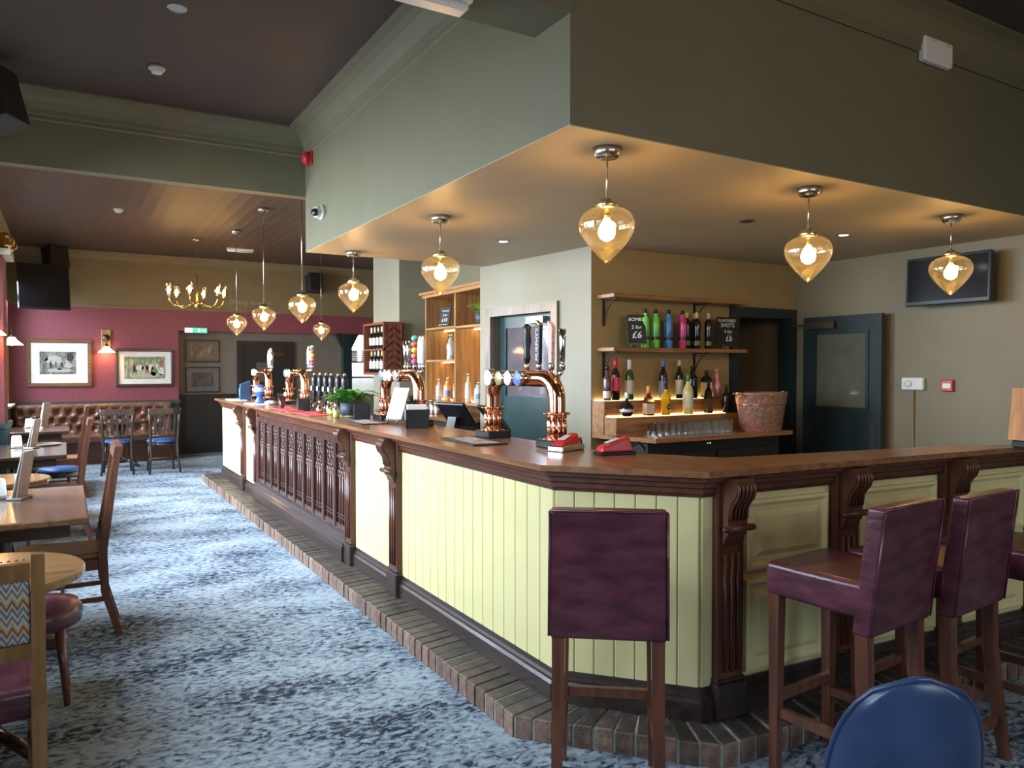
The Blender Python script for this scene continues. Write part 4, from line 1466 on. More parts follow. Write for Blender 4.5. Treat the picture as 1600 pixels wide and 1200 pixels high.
def menu(label, loc, rz, h=.27):
    t_ = thing('menu_holder', label, 'menu', loc, rz, 'menus standing on the tables')
    MB().chbox(-.075, .075, -.04, .04, 0, .014, .004).build('foot', pl('grey_acrylic', (.35, .36, .34), .2), t_)
    for s, m_ in ((-1, menu_m), (1, paper)):
        o_ = MB().hexa([(-.07, s * .012 - .002, .012), (.07, s * .012 - .002, .012), (.07, s * .012 + .002, .012), (-.07, s * .012 + .002, .012)], [(-.07, s * .004 - .002 - .05, h), (.07, s * .004 - .002 - .05, h), (.07, s * .004 + .002 - .05, h), (-.07, s * .004 + .002 - .05, h)])
        o_.build('card', m_, t_)


napkins('white napkin holder on the nearest rectangular table', (-.34, 5.12, .76), R(20))
menu('tall menu holder on the nearest rectangular table', (-.235, 5.08, .76), R(70))
napkins('white napkin holder on the middle rectangular table', (-.40, 8.32, .76), R(20))
menu('tall menu holder on the middle rectangular table', (-.28, 8.2, .76), R(70))
napkins('white napkin holder on the farthest rectangular table', (-.40, 11.02, .76), R(10))
menu('tall menu holder on the farthest rectangular table', (-.25, 10.95, .76), R(60), .31)
tr = thing('round_tray', 'shiny round metal tray on the middle rectangular table', 'tray', (-.2, 8.5, .76))
MB().lathe([(.1, 0), (.15, .004), (.16, .014), (.155, .014), (.145, .008), (.001, .006)], 32).build('dish', steel, tr)
cn = thing('candle_jar', 'small glass candle jar on the small round oak table', 'candle', (-.28, 6.2, .72))
MB().lathe([(.035, 0), (.04, .01), (.04, .08)], 18, cap=False).build('jar', clear_g, cn)
MB().lathe([(.001, .002), (.034, .002), (.034, .045), (.001, .047)], 16).build('wax', paper, cn)

# ================================================================== BEER FONTS AND PUMPS ON THE BAR
ZB = 1.10


def font_tower(label, cx, cy, L, badges, handles):
    """copper arch along y; badges: (y, colour material, radius); handles: (y, kind)"""
    t_ = thing('beer_font', label, 'beer font', (cx, cy, ZB), 0, 'polished copper beer fonts')
    r_, h, br = .043, .345, .11
    path = [(0, -L / 2, .04), (0, -L / 2, .14), (0, -L / 2, h - br)]
    for k_ in range(1, 7):
        a = R(15 * k_)
        path.append((0, -L / 2 + br - br * math.cos(a), h - br + br * math.sin(a)))
    mid = [(0, 0, h)]
    path2 = [(x, -y, z) for x, y, z in reversed(path)]
    MB().tube(path + mid + path2, r_, 20).build('arch', copper, t_)
    for s in (-1, 1):
        y = s * L / 2
        for z0 in (.035, .165):
            fl = MB().lathe([(.044, z0), (.054, z0 + .002), (.054, z0 + .012), (.044, z0 + .014)], 20, (0, y, 0))
            for k_ in range(6):
                a = R(60 * k_ + 30)
                fl.lathe([(.001, .052), (.006, .054), (.007, .064), (.001, .068)], 8, axis='x').xf(Matrix.Translation((0, y, z0 + .006)) @ Matrix.Rotation(a, 4, 'Z'), len(fl.v) - 32)
            fl.build('flange', copper, t_)
        rb = MB()
        for k_ in range(10):
            a = R(36 * k_)
            rb.tube([(.041 * math.cos(a), y + .041 * math.sin(a), .045), (.041 * math.cos(a), y + .041 * math.sin(a), .165)], .0095, 8)
        rb.build('fluting', copper, t_)
        MB().chbox(-.075, .075, y - .085, y + .085, 0, .04, .005).build('base_plate', black_pl, t_)
    for y, m_, rr in badges:
        o_ = MB().lathe([(rr, -.03), (rr, -.06), (rr * .9, -.068)], 22, axis='x', c=(-.012, y, h)).build('badge_ring', chrome, t_)
        MB().lathe([(.001, -.0755), (rr * .6, -.074), (rr * .88, -.068)], 22, axis='x', c=(-.012, y, h), cap=False).build('badge_face', m_, o_)
    for y, kind in handles:
        b = MB().tube([(.02, y, h + .02), (.035, y, h + .035), (.04, y, h + .06)], .011, 8).lathe([(.014, h + .045), (.016, h + .07), (.01, h + .085)], 10, (.04, y, 0))
        b = b.build('tap', chrome, t_)
        z0, x0 = h + .08, .04
        if kind == 'chrome':
            MB().lathe([(.008, z0), (.014, z0 + .01), (.016, z0 + .1), (.019, z0 + .17), (.012, z0 + .175)], 12, (x0, y, 0)).build('tap_handle', chrome, b)
        elif kind == 'dark':
            MB().lathe([(.012, z0), (.02, z0 + .03), (.014, z0 + .07), (.024, z0 + .12), (.018, z0 + .17), (.022, z0 + .2), (.006, z0 + .215)], 12, (x0, y, 0)).build('tap_handle', black_pl, b)
        elif kind == 'stack':
            for i, c in enumerate(((.6, .08, .3), (.75, .2, .1), (.8, .55, .1), (.75, .12, .06), (.1, .45, .45))):
                MB().lathe([(.008, z0 + .042 * i), (.022, z0 + .042 * i + .01), (.024, z0 + .042 * i + .025), (.012, z0 + .042 * i + .04)], 12, (x0, y, 0)).build('tap_handle_bead', pl('bead_%d' % i, c), b)
        elif kind == 'clear':
            MB().lathe([(.012, z0), (.02, z0 + .02), (.022, z0 + .12), (.016, z0 + .17), (.008, z0 + .2)], 12, (x0, y, 0)).build('tap_handle', pl('frosted', (.6, .58, .55), .15), b)
        elif kind == 'sign':
            o_ = MB().hexa([(x0 - .012, y - .018, z0), (x0 + .008, y - .018, z0), (x0 + .008, y + .018, z0), (x0 - .012, y + .018, z0)], [(x0 - .012, y - .024, z0 + .2), (x0 + .008, y - .024, z0 + .2), (x0 + .008, y + .02, z0 + .225), (x0 - .012, y + .02, z0 + .225)]).build('tap_handle', black_pl, b)
            lettering("MURPHY'S", .038, chalk, o_, (x0 - .0135, y, z0 + .1), (R(90), R(-90), R(-90)), 'handle_lettering')
            MB().hexa([(x0 - .0135, y - .024, z0 + .2), (x0 + .0095, y - .024, z0 + .2), (x0 + .0095, y + .02, z0 + .225), (x0 - .0135, y + .02, z0 + .225)], [(x0 - .0135, y - .022, z0 + .206), (x0 + .0095, y - .022, z0 + .206), (x0 + .0095, y + .018, z0 + .231), (x0 - .0135, y + .018, z0 + .231)]).build('handle_tip', brass, o_)
        elif kind == 'pink':
            MB().hexa([(x0 - .01, y - .013, z0), (x0 + .01, y - .013, z0), (x0 + .01, y + .013, z0), (x0 - .01, y + .013, z0)], [(x0 - .012, y - .02, z0 + .19), (x0 + .012, y - .02, z0 + .19), (x0 + .012, y + .02, z0 + .22), (x0 - .012, y + .02, z0 + .22)]).build('tap_handle', mat('pink_print', (.62, .4, .36), .4, var=.35, scale=60), b)
    return t_


lit = emit('lit_badge', (.95, .97, 1.0), 1.6)
blue_b = pl('blue_badge', (.12, .2, .6))
red_b = pl('red_badge', (.7, .2, .18))
wring = pl('white_ring_badge', (.62, .66, .7))
gold_b = pl('gold_badge', (.55, .42, .2), .3, .5)
font_tower('nearest copper beer font, beside the dark door', 2.125, 3.47, .66, ((.25, wring, .05), (.13, gold_b, .042), (.03, lit, .042), (-.07, blue_b, .042)), ((.02, 'dark'), (-.10, 'sign'), (-.22, 'pink'), (-.32, 'chrome')))
font_tower('copper beer font in the middle of the bar, behind the black caddy', 2.125, 5.18, .64, ((.22, blue_b, .045), (.13, lit, .045), (.05, lit, .045), (-.07, red_b, .045)), ((.02, 'chrome'), (-.04, 'chrome'), (-.15, 'stack'), (-.25, 'clear'), (-.3, 'clear')))
font_tower('copper beer font beside the hand pumps', 2.125, 8.1, .64, ((.2, blue_b, .045), (.12, lit, .045), (.02, lit, .045)), ((-.32, 'clear'), (-.4, 'chrome'), (-.45, 'stack')))
font_tower('farthest copper beer font at the end of the bar', 2.125, 9.75, .7, ((.2, lit, .045), (.11, lit, .045), (.02, red_b, .045)), ((-.2, 'clear'), (-.3, 'pink'), (-.36, 'chrome')))

for i, (y, nm) in enumerate(((7.42, 'first'), (7.22, 'second'), (7.03, 'third'), (6.86, 'fourth'), (6.66, 'fifth'), (6.48, 'sixth'))):
    t_ = thing('hand_pump', 'black beer hand pump with chrome tip, %s of six from the far font' % nm, 'hand pump', (2.12, y, ZB), 0, 'black beer hand pumps')
    MB().chbox(-.05, .05, -.035, .035, 0, .05, .006).build('base', black_pl, t_)
    MB().lathe([(.012, .05), (.012, .1), (.02, .12), (.026, .17), (.022, .22), (.03, .27), (.026, .31), (.014, .325)], 14).build('handle', black_pl, t_)
    MB().lathe([(.014, .325), (.015, .34), (.009, .352), (.001, .356)], 12).build('tip', nickel, t_)
    MB().lathe([(.001, -.004), (.026, -.002), (.026, .002)], 16, axis='x', c=(-.031, 0, .2)).build('pump_clip', paper, t_)
    MB().tube([(-.05, 0, .05), (-.1, 0, .075), (-.125, 0, .05), (-.125, 0, .02)], .008, 8).build('spout', chrome, t_)


# ------------------------------------------------------------------ things on the worktop
def caddy(label, loc, rz, w_, d_, h_, straws=0):
    t_ = thing('bar_caddy', label, 'caddy', loc, rz, 'black bar caddies')
    m_ = MB()
    th_ = .005
    m_.bx(-w_ / 2, w_ / 2, -d_ / 2, d_ / 2, 0, th_)
    for a in ((-w_ / 2, -w_ / 2 + th_, -d_ / 2, d_ / 2), (w_ / 2 - th_, w_ / 2, -d_ / 2, d_ / 2), (-w_ / 2, w_ / 2, -d_ / 2, -d_ / 2 + th_), (-w_ / 2, w_ / 2, d_ / 2 - th_, d_ / 2), (-.003, .003, -d_ / 2, d_ / 2)):
        m_.bx(a[0], a[1], a[2], a[3], 0, h_)
    m_.build('box', black_pl, t_)
    if straws:
        MB().lathe([(.028, .01), (.038, h_ + .05), (.035, h_ + .05)], 16, (w_ / 4, d_ / 5, 0), cap=False).build('cup', black_pl, t_)
        s_ = MB()
        for k_ in range(straws):
            a = random.random() * 2 * PI
            r_ = random.uniform(.004, .026)
            s_.tube([(w_ / 4 + r_ * math.cos(a), d_ / 5 + r_ * math.sin(a), .02), (w_ / 4 + r_ * 1.5 * math.cos(a), d_ / 5 + r_ * 1.5 * math.sin(a), h_ + random.uniform(.06, .1))], .003, 5)
        s_.build('straws', black_pl, t_, kind='stuff')
        MB().chbox(-w_ / 2 + .012, -.01, -d_ / 2 + .01, d_ / 2 - .01, .01, h_ + .03, .004).build('napkins', paper, t_)
    return t_


caddy('large black caddy with straws beside the middle beer font', (2.035, 4.70, ZB), R(70), .24, .15, .125, 16)
caddy('black caddy between the potted fern and the middle font', (2.00, 5.70, ZB), R(75), .19, .12, .12)
caddy('small black caddy far along the bar beside the pint glass', (1.93, 7.12, ZB), R(80), .17, .11, .11)


def fern(label, loc, pot_r, pot_h, n_f, L, lm, saucer=False, name='potted_fern', up=.5):
    t_ = thing(name, label, 'plant', loc)
    MB().lathe([(pot_r * .85, .012), (pot_r, pot_h), (pot_r * .93, pot_h), (pot_r * .85, pot_h - .02)], 24).build('pot', pot_m, t_)
    if saucer:
        MB().lathe([(pot_r * .8, 0), (pot_r, .004), (pot_r, .016), (.001, .016)], 24).build('saucer', pl('cork', (.5, .36, .22), .8), t_)
    fo = MB()
    for i in range(n_f):
        a = 2 * PI * i / n_f + random.uniform(-.25, .25)
        l_ = L * random.uniform(.6, 1.0)
        lift = random.uniform(.3, 1.0) * up
        pts = []
        for k_ in range(6):
            f_ = k_ / 5
            pts.append(Vector((math.cos(a) * l_ * f_, math.sin(a) * l_ * f_, pot_h - .01 + l_ * (lift * 1.7 * f_ - 1.3 * lift * f_ * f_))))
        side = Vector((-math.sin(a), math.cos(a), 0))
        for k_ in range(1, 6):
            wdt = l_ * .3 * (1 - (k_ / 5.6) ** 1.6) + .008
            for s in (-1, 1):
                for q in (0, .5):
                    if k_ == 5 and q:
                        continue
                    p = pts[k_].lerp(pts[min(5, k_ + 1)], q)
                    d_ = (pts[k_] - pts[k_ - 1]).normalized()
                    tip = p + side * s * wdt + d_ * wdt * .5 + Vector((0, 0, -.12 * wdt))
                    w2 = wdt * .24
                    o_ = len(fo.v)
                    fo._add([p - d_ * w2 * .4, p + d_ * w2, tip, (p + tip) / 2 + d_ * w2 * 1.2 + Vector((0, 0, .004)), (p + tip) / 2 - d_ * w2 * .5 + Vector((0, 0, .004))], [(0, 4, 2, 3, 1)])
        fo.tube(pts, .0016, 4)
    fo.build('foliage', lm, t_, kind='stuff')
    return t_


fern('green fern in a grey pot on a cork saucer on the bar', (1.965, 5.92, ZB), .062, .115, 34, .25, leaf_m, True, up=1.15)


def mini_bottle(label, loc, liq, kind):
    t_ = thing('condiment_bottle', label, 'bottle', loc, 0, 'small glass bottles on the bar')
    if kind == 'fat':
        p = [(.02, 0), (.034, .004), (.038, .03), (.03, .055), (.012, .07), (.011, .085)]
    else:
        p = [(.024, 0), (.028, .004), (.028, .06), (.014, .075), (.013, .085)]
    MB().lathe(p, 18).build('glass_body', clear_g, t_)
    MB().lathe([(r_ * .88, z * .62 + .003) for r_, z in p[:4]], 16).build('contents', liq, t_)
    MB().lathe([(.014, .083), (.015, .105), (.006, .112)], 12).build('stopper', nickel, t_)


am = pl('amber_liquid', (.55, .13, .04), .1)
yl_ = pl('yellow_liquid', (.75, .5, .06), .1)
ol = pl('olive_liquid', (.5, .45, .15), .1)
mini_bottle('small fat glass bottle of amber liquid by the hand pumps', (1.94, 6.62, ZB), am, 'fat')
mini_bottle('small brass-topped glass bottle, second in the row on the bar', (1.98, 6.48, ZB), ol, 'tall')
mini_bottle('small glass bottle of bright yellow liquid on the bar', (1.95, 6.30, ZB), yl_, 'fat')
mini_bottle('small glass bottle of golden liquid next to the yellow one', (1.92, 6.10, ZB), yl_, 'tall')
mini_bottle('small glass bottle of olive liquid beside the fern pot', (1.86, 5.90, ZB), ol, 'tall')

# bar runners, trays, papers
def flat(name, label, cat, loc, rz, w_, d_, m_, h=.006, marks=None, group=None):
    t_ = thing(name, label, cat, loc, rz, group)
    MB().chbox(-w_ / 2, w_ / 2, -d_ / 2, d_ / 2, 0, h, .002).build('mat', m_, t_)
    if marks:
        MB().bx(-w_ / 2 + .03, w_ / 2 - .03, -d_ / 2 + .03, d_ / 2 - .03, h, h + .0008).build('print', marks, t_)


runner_print = mat('runner_print', (.30, .28, .28), .6, var=.9, scale=26)
flat('bar_runner', 'printed dark bar runner nearest the camera on the worktop', 'bar mat', (1.90, 3.62, ZB), R(86), .46, .2, black_mt, .008, runner_print, 'printed bar runners')
flat('bar_runner', 'printed dark bar runner before the potted fern and caddy', 'bar mat', (1.88, 5.28, ZB), R(88), .46, .2, black_mt, .008, runner_print, 'printed bar runners')
pinkred = pl('red_towel', (.62, .05, .08), .7)
flat('bar_towel', 'red bar towel nearer the small bottles', 'bar towel', (1.815, 6.5, ZB), R(88), .62, .16, pinkred, .006, None, 'red bar towels')
flat('bar_towel', 'red bar towel under the pint glass', 'bar towel', (1.82, 7.3, ZB), R(90), .62, .16, pinkred, .006, None, 'red bar towels')
flat('paper_tray', 'white drip tray far along the bar beside the blue goblet tin', 'tray', (1.80, 8.55, ZB), R(90), .5, .17, paper, .01, None, 'white trays on the bar')
flat('paper_tray', 'white drip tray at the far end of the bar by the blue tin', 'tray', (1.81, 9.75, ZB), R(90), .5, .17, paper, .01, None, 'white trays on the bar')

gt = thing('charity_tin', 'bright blue goblet-shaped collecting tin on the bar', 'collecting tin', (1.83, 8.55, ZB + .01))
bluep = pl('bright_blue_plastic', (.06, .13, .55))
MB().lathe([(.05, 0), (.045, .02), (.025, .06), (.028, .08), (.05, .1), (.052, .2), (.045, .205)], 20).build('goblet', bluep, gt)
MB().lathe([(.0525, .13), (.0525, .175)], 20, cap=False).build('label_band', pl('light_blue_label', (.45, .55, .8)), gt)
bt = thing('blue_tin', 'dark blue collecting box with slanted top at the far end of the bar', 'collecting tin', (1.90, 9.7, ZB))
MB().hexa([(-.06, -.05, 0), (.06, -.05, 0), (.06, .05, 0), (-.06, .05, 0)], [(-.05, -.05, .2), (.06, -.05, .24), (.06, .05, .24), (-.05, .05, .2)]).build('box', pl('navy_tin', (.02, .07, .16)), bt)
MB().bx(-.0605, -.0595, -.03, .03, .06, .15).build('label_patch', pl('teal_label', (.1, .3, .4)), bt)
pg = thing('pint_glass', 'pint glass of dark drink standing on the red bar towel', 'glass', (1.80, 7.42, ZB + .006))
MB().lathe([(.028, 0), (.03, .004), (.042, .14), (.0425, .15)], 20, cap=False).build('glass', clear_g, pg)
MB().lathe([(.026, .006), (.0275, .02), (.039, .12), (.001, .12)], 20).build('drink', pl('dark_drink', (.06, .012, .01), .1), pg)
cl = thing('bar_cloth', 'black and white striped bar cloth bundled on the bar', 'cloth', (1.93, 8.45, ZB))
MB().lathe([(.05, 0), (.075, .012), (.07, .03), (.045, .042), (.001, .046)], 16, lobes=5, amp=.12).xf(Matrix.Diagonal((.8, 1.5, 1, 1))).build('bundle', mat('striped_cloth', (.35, .35, .35), .8, var=1.0, scale=30, stretch=(1, 3, 1)), cl)

# leaning price easel on the bar
def easel(name, label, loc, rz, w_, h_, tilt, lines, mtl=board_m, leg=True):
    t_ = thing(name, label, 'sign', loc, rz, 'chalkboard easels')
    bd = MB().chbox(-w_ / 2, w_ / 2, -.006, .006, 0, h_, .003).build('board', mtl, t_)
    bd.location = (0, 0, .035)
    bd.rotation_euler = (-tilt, 0, 0)
    for (txt, z, sz) in lines:
        lettering(txt, sz, chalk, bd, (0, -.0072, z), (R(90), 0, 0), 'chalk_lettering', shear=.15)
    st_ = ch_dark
    for s in (-1, 1):
        MB().tube([(s * w_ * .3, -.03, 0), (s * w_ * .3, 0, .04), (s * w_ * .2, math.sin(tilt) * h_ * .8 + .012, h_ * .8)], .005, 6).build('easel_leg', st_, t_)
    MB().tube([(0, math.sin(tilt) * h_ * .6 + .015, h_ * .6), (0, math.sin(tilt) * h_ * .6 + .1, 0)], .005, 6).build('easel_prop', st_, t_)
    MB().bx(-w_ * .45, w_ * .45, -.02, .004, .028, .036).build('ledge', st_, t_)
    return t_


easel('menu_easel', 'pale printed card on a small wooden easel on the bar before the middle font', (2.0, 5.02, ZB), R(-65), .15, .24, R(22), (), mat('printed_card', (.42, .38, .36), .5, var=.4, scale=30))

# card readers
for (lb, loc, rz, chromey) in (('red card reader with a silver edge beside the nearest font', (2.09, 3.0, ZB), R(20), True), ('red card reader with a cable at the inner corner of the bar', (2.19, 2.75, ZB), R(-10), False)):
    t_ = thing('card_reader', lb, 'card reader', loc, rz, 'red card readers')
    o_ = MB().hexa([(-.09, -.04, .012), (.08, -.035, .012), (.08, .035, .012), (-.09, .04, .012)], [(-.08, -.035, .04), (.06, -.025, .085), (.06, .025, .085), (-.08, .035, .04)]).build('body', red_pl, t_)
    soft(o_, .012)
    MB().chbox(-.1, .09, -.045, .045, 0, .014 if not chromey else .03, .006).build('base', chrome if chromey else black_pl, t_)
    MB().hexa([(-.05, -.02, .0545), (.01, -.018, .072), (.01, .018, .072), (-.05, .02, .0545)], [(-.05, -.02, .0565), (.01, -.018, .074), (.01, .018, .074), (-.05, .02, .0565)]).build('keypad', pl('light_keys', (.55, .5, .5)), t_)
    MB().tube([(.08, 0, .03), (.13, .01, .05), (.17, .03, .02), (.19, .06, .005)], .005, 6).build('cable', black_pl, t_)

# tills on the staff side, standing on a low service counter
sv = thing('service_counter', 'dark service counter behind the bar carrying the tills', 'counter', (2.75, 5.3, 0))
MB().chbox(-.25, .25, -.9, .9, .86, .90, .005).build('top', black_mt, sv)
MB().bx(-.23, .23, -.88, .88, 0, .86).build('body', black_mt, sv)
for lb, y, rz in (('black till screen behind the bar, nearer the camera', 4.95, R(80)), ('black till screen behind the bar, farther from the camera', 5.55, R(105))):
    t_ = thing('till', lb, 'till', (2.72, y, .90), rz, 'till screens')
    MB().chbox(-.16, .16, -.12, .12, 0, .05, .008).build('base', black_pl, t_)
    MB().hexa([(-.05, -.02, .05), (.05, -.02, .05), (.05, .04, .05), (-.05, .04, .05)], [(-.05, -.06, .2), (.05, -.06, .2), (.05, .0, .2), (-.05, .0, .2)]).build('stand', black_pl, t_)
    sc_ = MB().chbox(-.17, .17, -.015, .015, -.12, .12, .008).build('screen_case', black_pl, t_)
    sc_.location = (0, -.05, .22)
    sc_.rotation_euler = (R(-38), 0, 0)
    MB().bx(-.155, .155, -.0165, -.015, -.1, .105).build('screen', emit('till_screen', (.12, .3, .22), .4), sc_)

# wooden box at the far right end of the counter
wb = thing('wooden_menu_box', 'amber wooden box on dark feet at the right end of the worktop', 'box', (4.13, 1.925, ZB), R(-5))
MB().hexa([(-.055, -.05, .04), (.08, -.05, .04), (.08, .05, .04), (-.055, .05, .04)], [(-.02, -.05, .30), (.09, -.05, .30), (.09, .05, .30), (-.02, .05, .30)]).build('box', wood('amber_wood', (.5, .19, .035), .5, 'z', coat=0.0), wb)
MB().chbox(-.045, .07, -.04, .04, 0, .04, .008).build('foot', black_mt, wb)

# ================================================================== BOTTLES
def bottle(name, label, loc, prof, glass, cap_m, label_m=None, lab=(.3, .6), capz=None, square=False, group=None, neck_m=None, rz=0.0, extra=None):
    """prof: (r, z) outline up to the lip; lab: label band as z range in metres"""
    t_ = thing(name, label, 'bottle', loc, rz, group)
    n_ = 4 if square else 20
    m_ = MB().lathe(prof, n_, smooth=not square)
    if square:
        m_.xf(Matrix.Rotation(R(45), 4, 'Z'))
    m_.build('bottle_glass', glass, t_)
    top = prof[-1][1]
    rt = prof[-1][0]
    MB().lathe([(rt + .002, top - (.03 if capz is None else capz)), (rt + .003, top + .002), (rt * .6, top + .006)], 14).build('cap', cap_m, t_)
    if label_m is not None:
        z0, z1 = lab

        def rad(z):
            for (r0, a), (r1, b) in zip(prof, prof[1:]):
                if a <= z <= b and b > a:
                    return r0 + (r1 - r0) * (z - a) / (b - a)
            return prof[1][0]
        zs = sorted({z0, z1} | {z for _, z in prof if z0 < z < z1})
        lm_ = MB().lathe([(rad(z) + .0012, z) for z in zs], n_, cap=False, smooth=not square)
        if square:
            lm_.xf(Matrix.Rotation(R(45), 4, 'Z'))
        lm_.build('paper_label', label_m, t_)
    if extra:
        extra(t_)
    return t_


def P_wine(h=.31, r=.037):
    return [(r * .9, 0), (r, .006), (r, h * .6), (r * .8, h * .68), (r * .42, h * .76), (r * .38, h * .97), (r * .4, h)]


def P_spirit(h=.3, r=.036):
    return [(r * .92, 0), (r, .006), (r, h * .62), (r * .85, h * .68), (r * .42, h * .75), (r * .4, h)]


def P_tall(h=.33, r=.036):
    return [(r * .92, 0), (r, .006), (r * 1.04, h * .72), (r * .95, h * .77), (r * .42, h * .83), (r * .38, h)]


dkg = pl('dark_bottle_glass', (.012, .009, .008), .08)
grn = pl('green_bottle_glass', (.03, .07, .015), .08)
SHG = 'bottles on the wooden shelves'
SH2 = 1.675
def vib(c1, c2, nm):
    return mat(nm, c1, .15, var=.55, scale=12)
gA = vib((.16, .55, .08), None, 'lime_print'); bA = vib((.06, .22, .55), None, 'blue_print'); kA = vib((.62, .05, .22), None, 'pink_bottle_print')
blk = black_pl
strip = pl('black_label', (.02, .02, .02), .4)
for nm, x, y, m_, lb in (('shot_bottle', 4.345, 5.05, gA, 'lime green flavoured shot bottle next to the small chalkboard'), ('shot_bottle', 4.455, 5.04, gA, 'lime green flavoured shot bottle, second from the small chalkboard'), ('shot_bottle', 4.53, 5.13, gA, 'lime green flavoured shot bottle standing in the back row'),
                     ('shot_bottle', 4.605, 5.04, bA, 'bright blue flavoured shot bottle in the front row'), ('shot_bottle', 4.69, 5.13, kA, 'pink flavoured shot bottle in the back row behind the blue one'), ('shot_bottle', 4.77, 5.04, kA, 'magenta flavoured shot bottle in the front row')):
    bottle(nm, lb, (x, y, SH2), P_tall(.335, .036), m_, blk, strip, (.07, .1), group=SHG, rz=random.random() * 6)
for x, y, cp_, lb in ((4.853, 5.07, 'yellow', 'slim dark bottle with a yellow cap, beside the magenta bottle'), (4.945, 5.04, 'yellow', 'dark liqueur bottle with a yellow cap in the front row'), (5.005, 5.13, 'pink', 'dark bottle with a pink cap in the back row'), (5.09, 5.04, 'pink', 'dark liqueur bottle with a pink cap next to the large chalkboard')):
    bottle('liqueur_bottle', lb, (x, y, SH2), P_tall(.325, .034), dkg, pl('yellow_cap', (.6, .5, .05)) if cp_ == 'yellow' else pl('pink_cap', (.6, .35, .28)), pl('gold_label', (.12, .1, .05), .3), (.03, .07), capz=.05, group=SHG)

Z2, Z1 = 1.222, 1.09
bottle('spirit_bottle', 'clear bottle with dark spirit and white label, leftmost on the lit step', (3.99, 5.13, Z2), P_spirit(.29, .034), pl('smoky_glass', (.10, .05, .05), .08), black_pl, pl('cream_label', (.6, .5, .45)), (.02, .08), group=SHG)
bottle('wine_bottle', 'dark bottle with a red capsule and red label on the upper step', (4.09, 5.14, Z2), P_wine(.355, .038), dkg, red_pl, pl('crimson_label', (.6, .04, .07)), (.08, .2), capz=.08, group=SHG)
bottle('wine_bottle', 'green bottle with a white capsule and round label on the upper step', (4.245, 5.14, Z2), P_wine(.345, .038), grn, pl('white_cap', (.6, .6, .58)), pl('pale_label', (.5, .45, .4)), (.05, .17), capz=.08, group=SHG)
bottle('wine_bottle', 'dark bottle with a blue capsule and blue-grey label on the upper step', (4.635, 5.14, Z2), P_wine(.35, .038), dkg, pl('blue_cap', (.1, .18, .5)), pl('slate_label', (.14, .17, .3)), (.04, .16), capz=.06, group=SHG)
bottle('wine_bottle', 'dark bottle with a pink-white cap behind the lemon liqueur', (4.83, 5.14, Z2), P_wine(.345, .036), dkg, pl('blush_cap', (.6, .45, .4)), pl('cream_label2', (.55, .5, .4)), (.04, .17), capz=.05, group=SHG)
bottle('liqueur_bottle', 'squat black bottle with rounded shoulders behind the slim black one', (4.98, 5.13, Z2), [(.045, 0), (.05, .01), (.05, .17), (.042, .205), (.018, .235), (.017, .29)], dkg, black_pl, None, group=SHG)


def stag(t_):
    MB().lathe([(.001, -.0018), (.016, -.0012), (.016, 0)], 16, axis='y', c=(0, -.0375, .115)).build('round_emblem', pl('green_emblem', (.05, .15, .06)), t_)
    MB().bx(-.026, .026, -.0382, -.037, .065, .082).build('orange_band', pl('orange_band', (.7, .12, .03)), t_)


bottle('liqueur_bottle', 'square green-black bottle with cream label, green emblem and orange band', (5.16, 5.13, Z2), [(.048, 0), (.052, .006), (.052, .165), (.04, .19), (.018, .205), (.017, .25)], pl('green_black_glass', (.012, .02, .012), .1), black_pl, pl('cream_label3', (.62, .55, .36)), (.02, .145), square=True, group=SHG, rz=R(-8), extra=stag)
bottle('rum_bottle', 'pink metallic bottle on the upper step beside the doorway', (5.285, 5.12, Z2), [(.04, 0), (.045, .01), (.045, .13), (.03, .17), (.022, .2), (.022, .27)], pl('pink_metal', (.55, .25, .24), .25, .4), pl('pink_metal', (.55, .25, .24), .25, .4), None, group=SHG)
bottle('port_bottle', 'round-bodied dark bottle with a white band on the lower lit step', (4.085, 4.98, Z1), [(.03, 0), (.05, .012), (.062, .05), (.052, .09), (.025, .115), (.016, .135), (.016, .2)], dkg, pl('white_cap', (.6, .6, .58)), pl('white_band', (.5, .47, .45)), (.038, .062), capz=.05, group=SHG)
bottle('liqueur_bottle', 'square amber bottle with a cream label and orange cap on the lower step', (4.325, 4.98, Z1), [(.048, 0), (.052, .006), (.052, .12), (.04, .15), (.018, .17), (.017, .25)], pl('brown_glass', (.10, .03, .012), .08), pl('orange_cap', (.6, .25, .1)), pl('cream_label4', (.6, .48, .36)), (.015, .105), square=True, group=SHG, capz=.06, rz=R(-10))


def pourer(t_):
    MB().lathe([(.012, .255), (.016, .26), (.016, .3), (.008, .31)], 12).tube([(0, 0, .31), (0, 0, .36), (.004, 0, .385)], [.006, .005, .003], 8).build('pourer', black_pl, t_)
    lettering('43', .034, pl('gold_number', (.75, .6, .2), .3), t_, (.002, -.0435, .07), (R(90), 0, 0), 'number')
    MB().lathe([(.001, -.001), (.024, -.0006), (.024, .004)], 18, axis='y', c=(.002, -.0425, .07)).build('round_label', black_pl, t_)


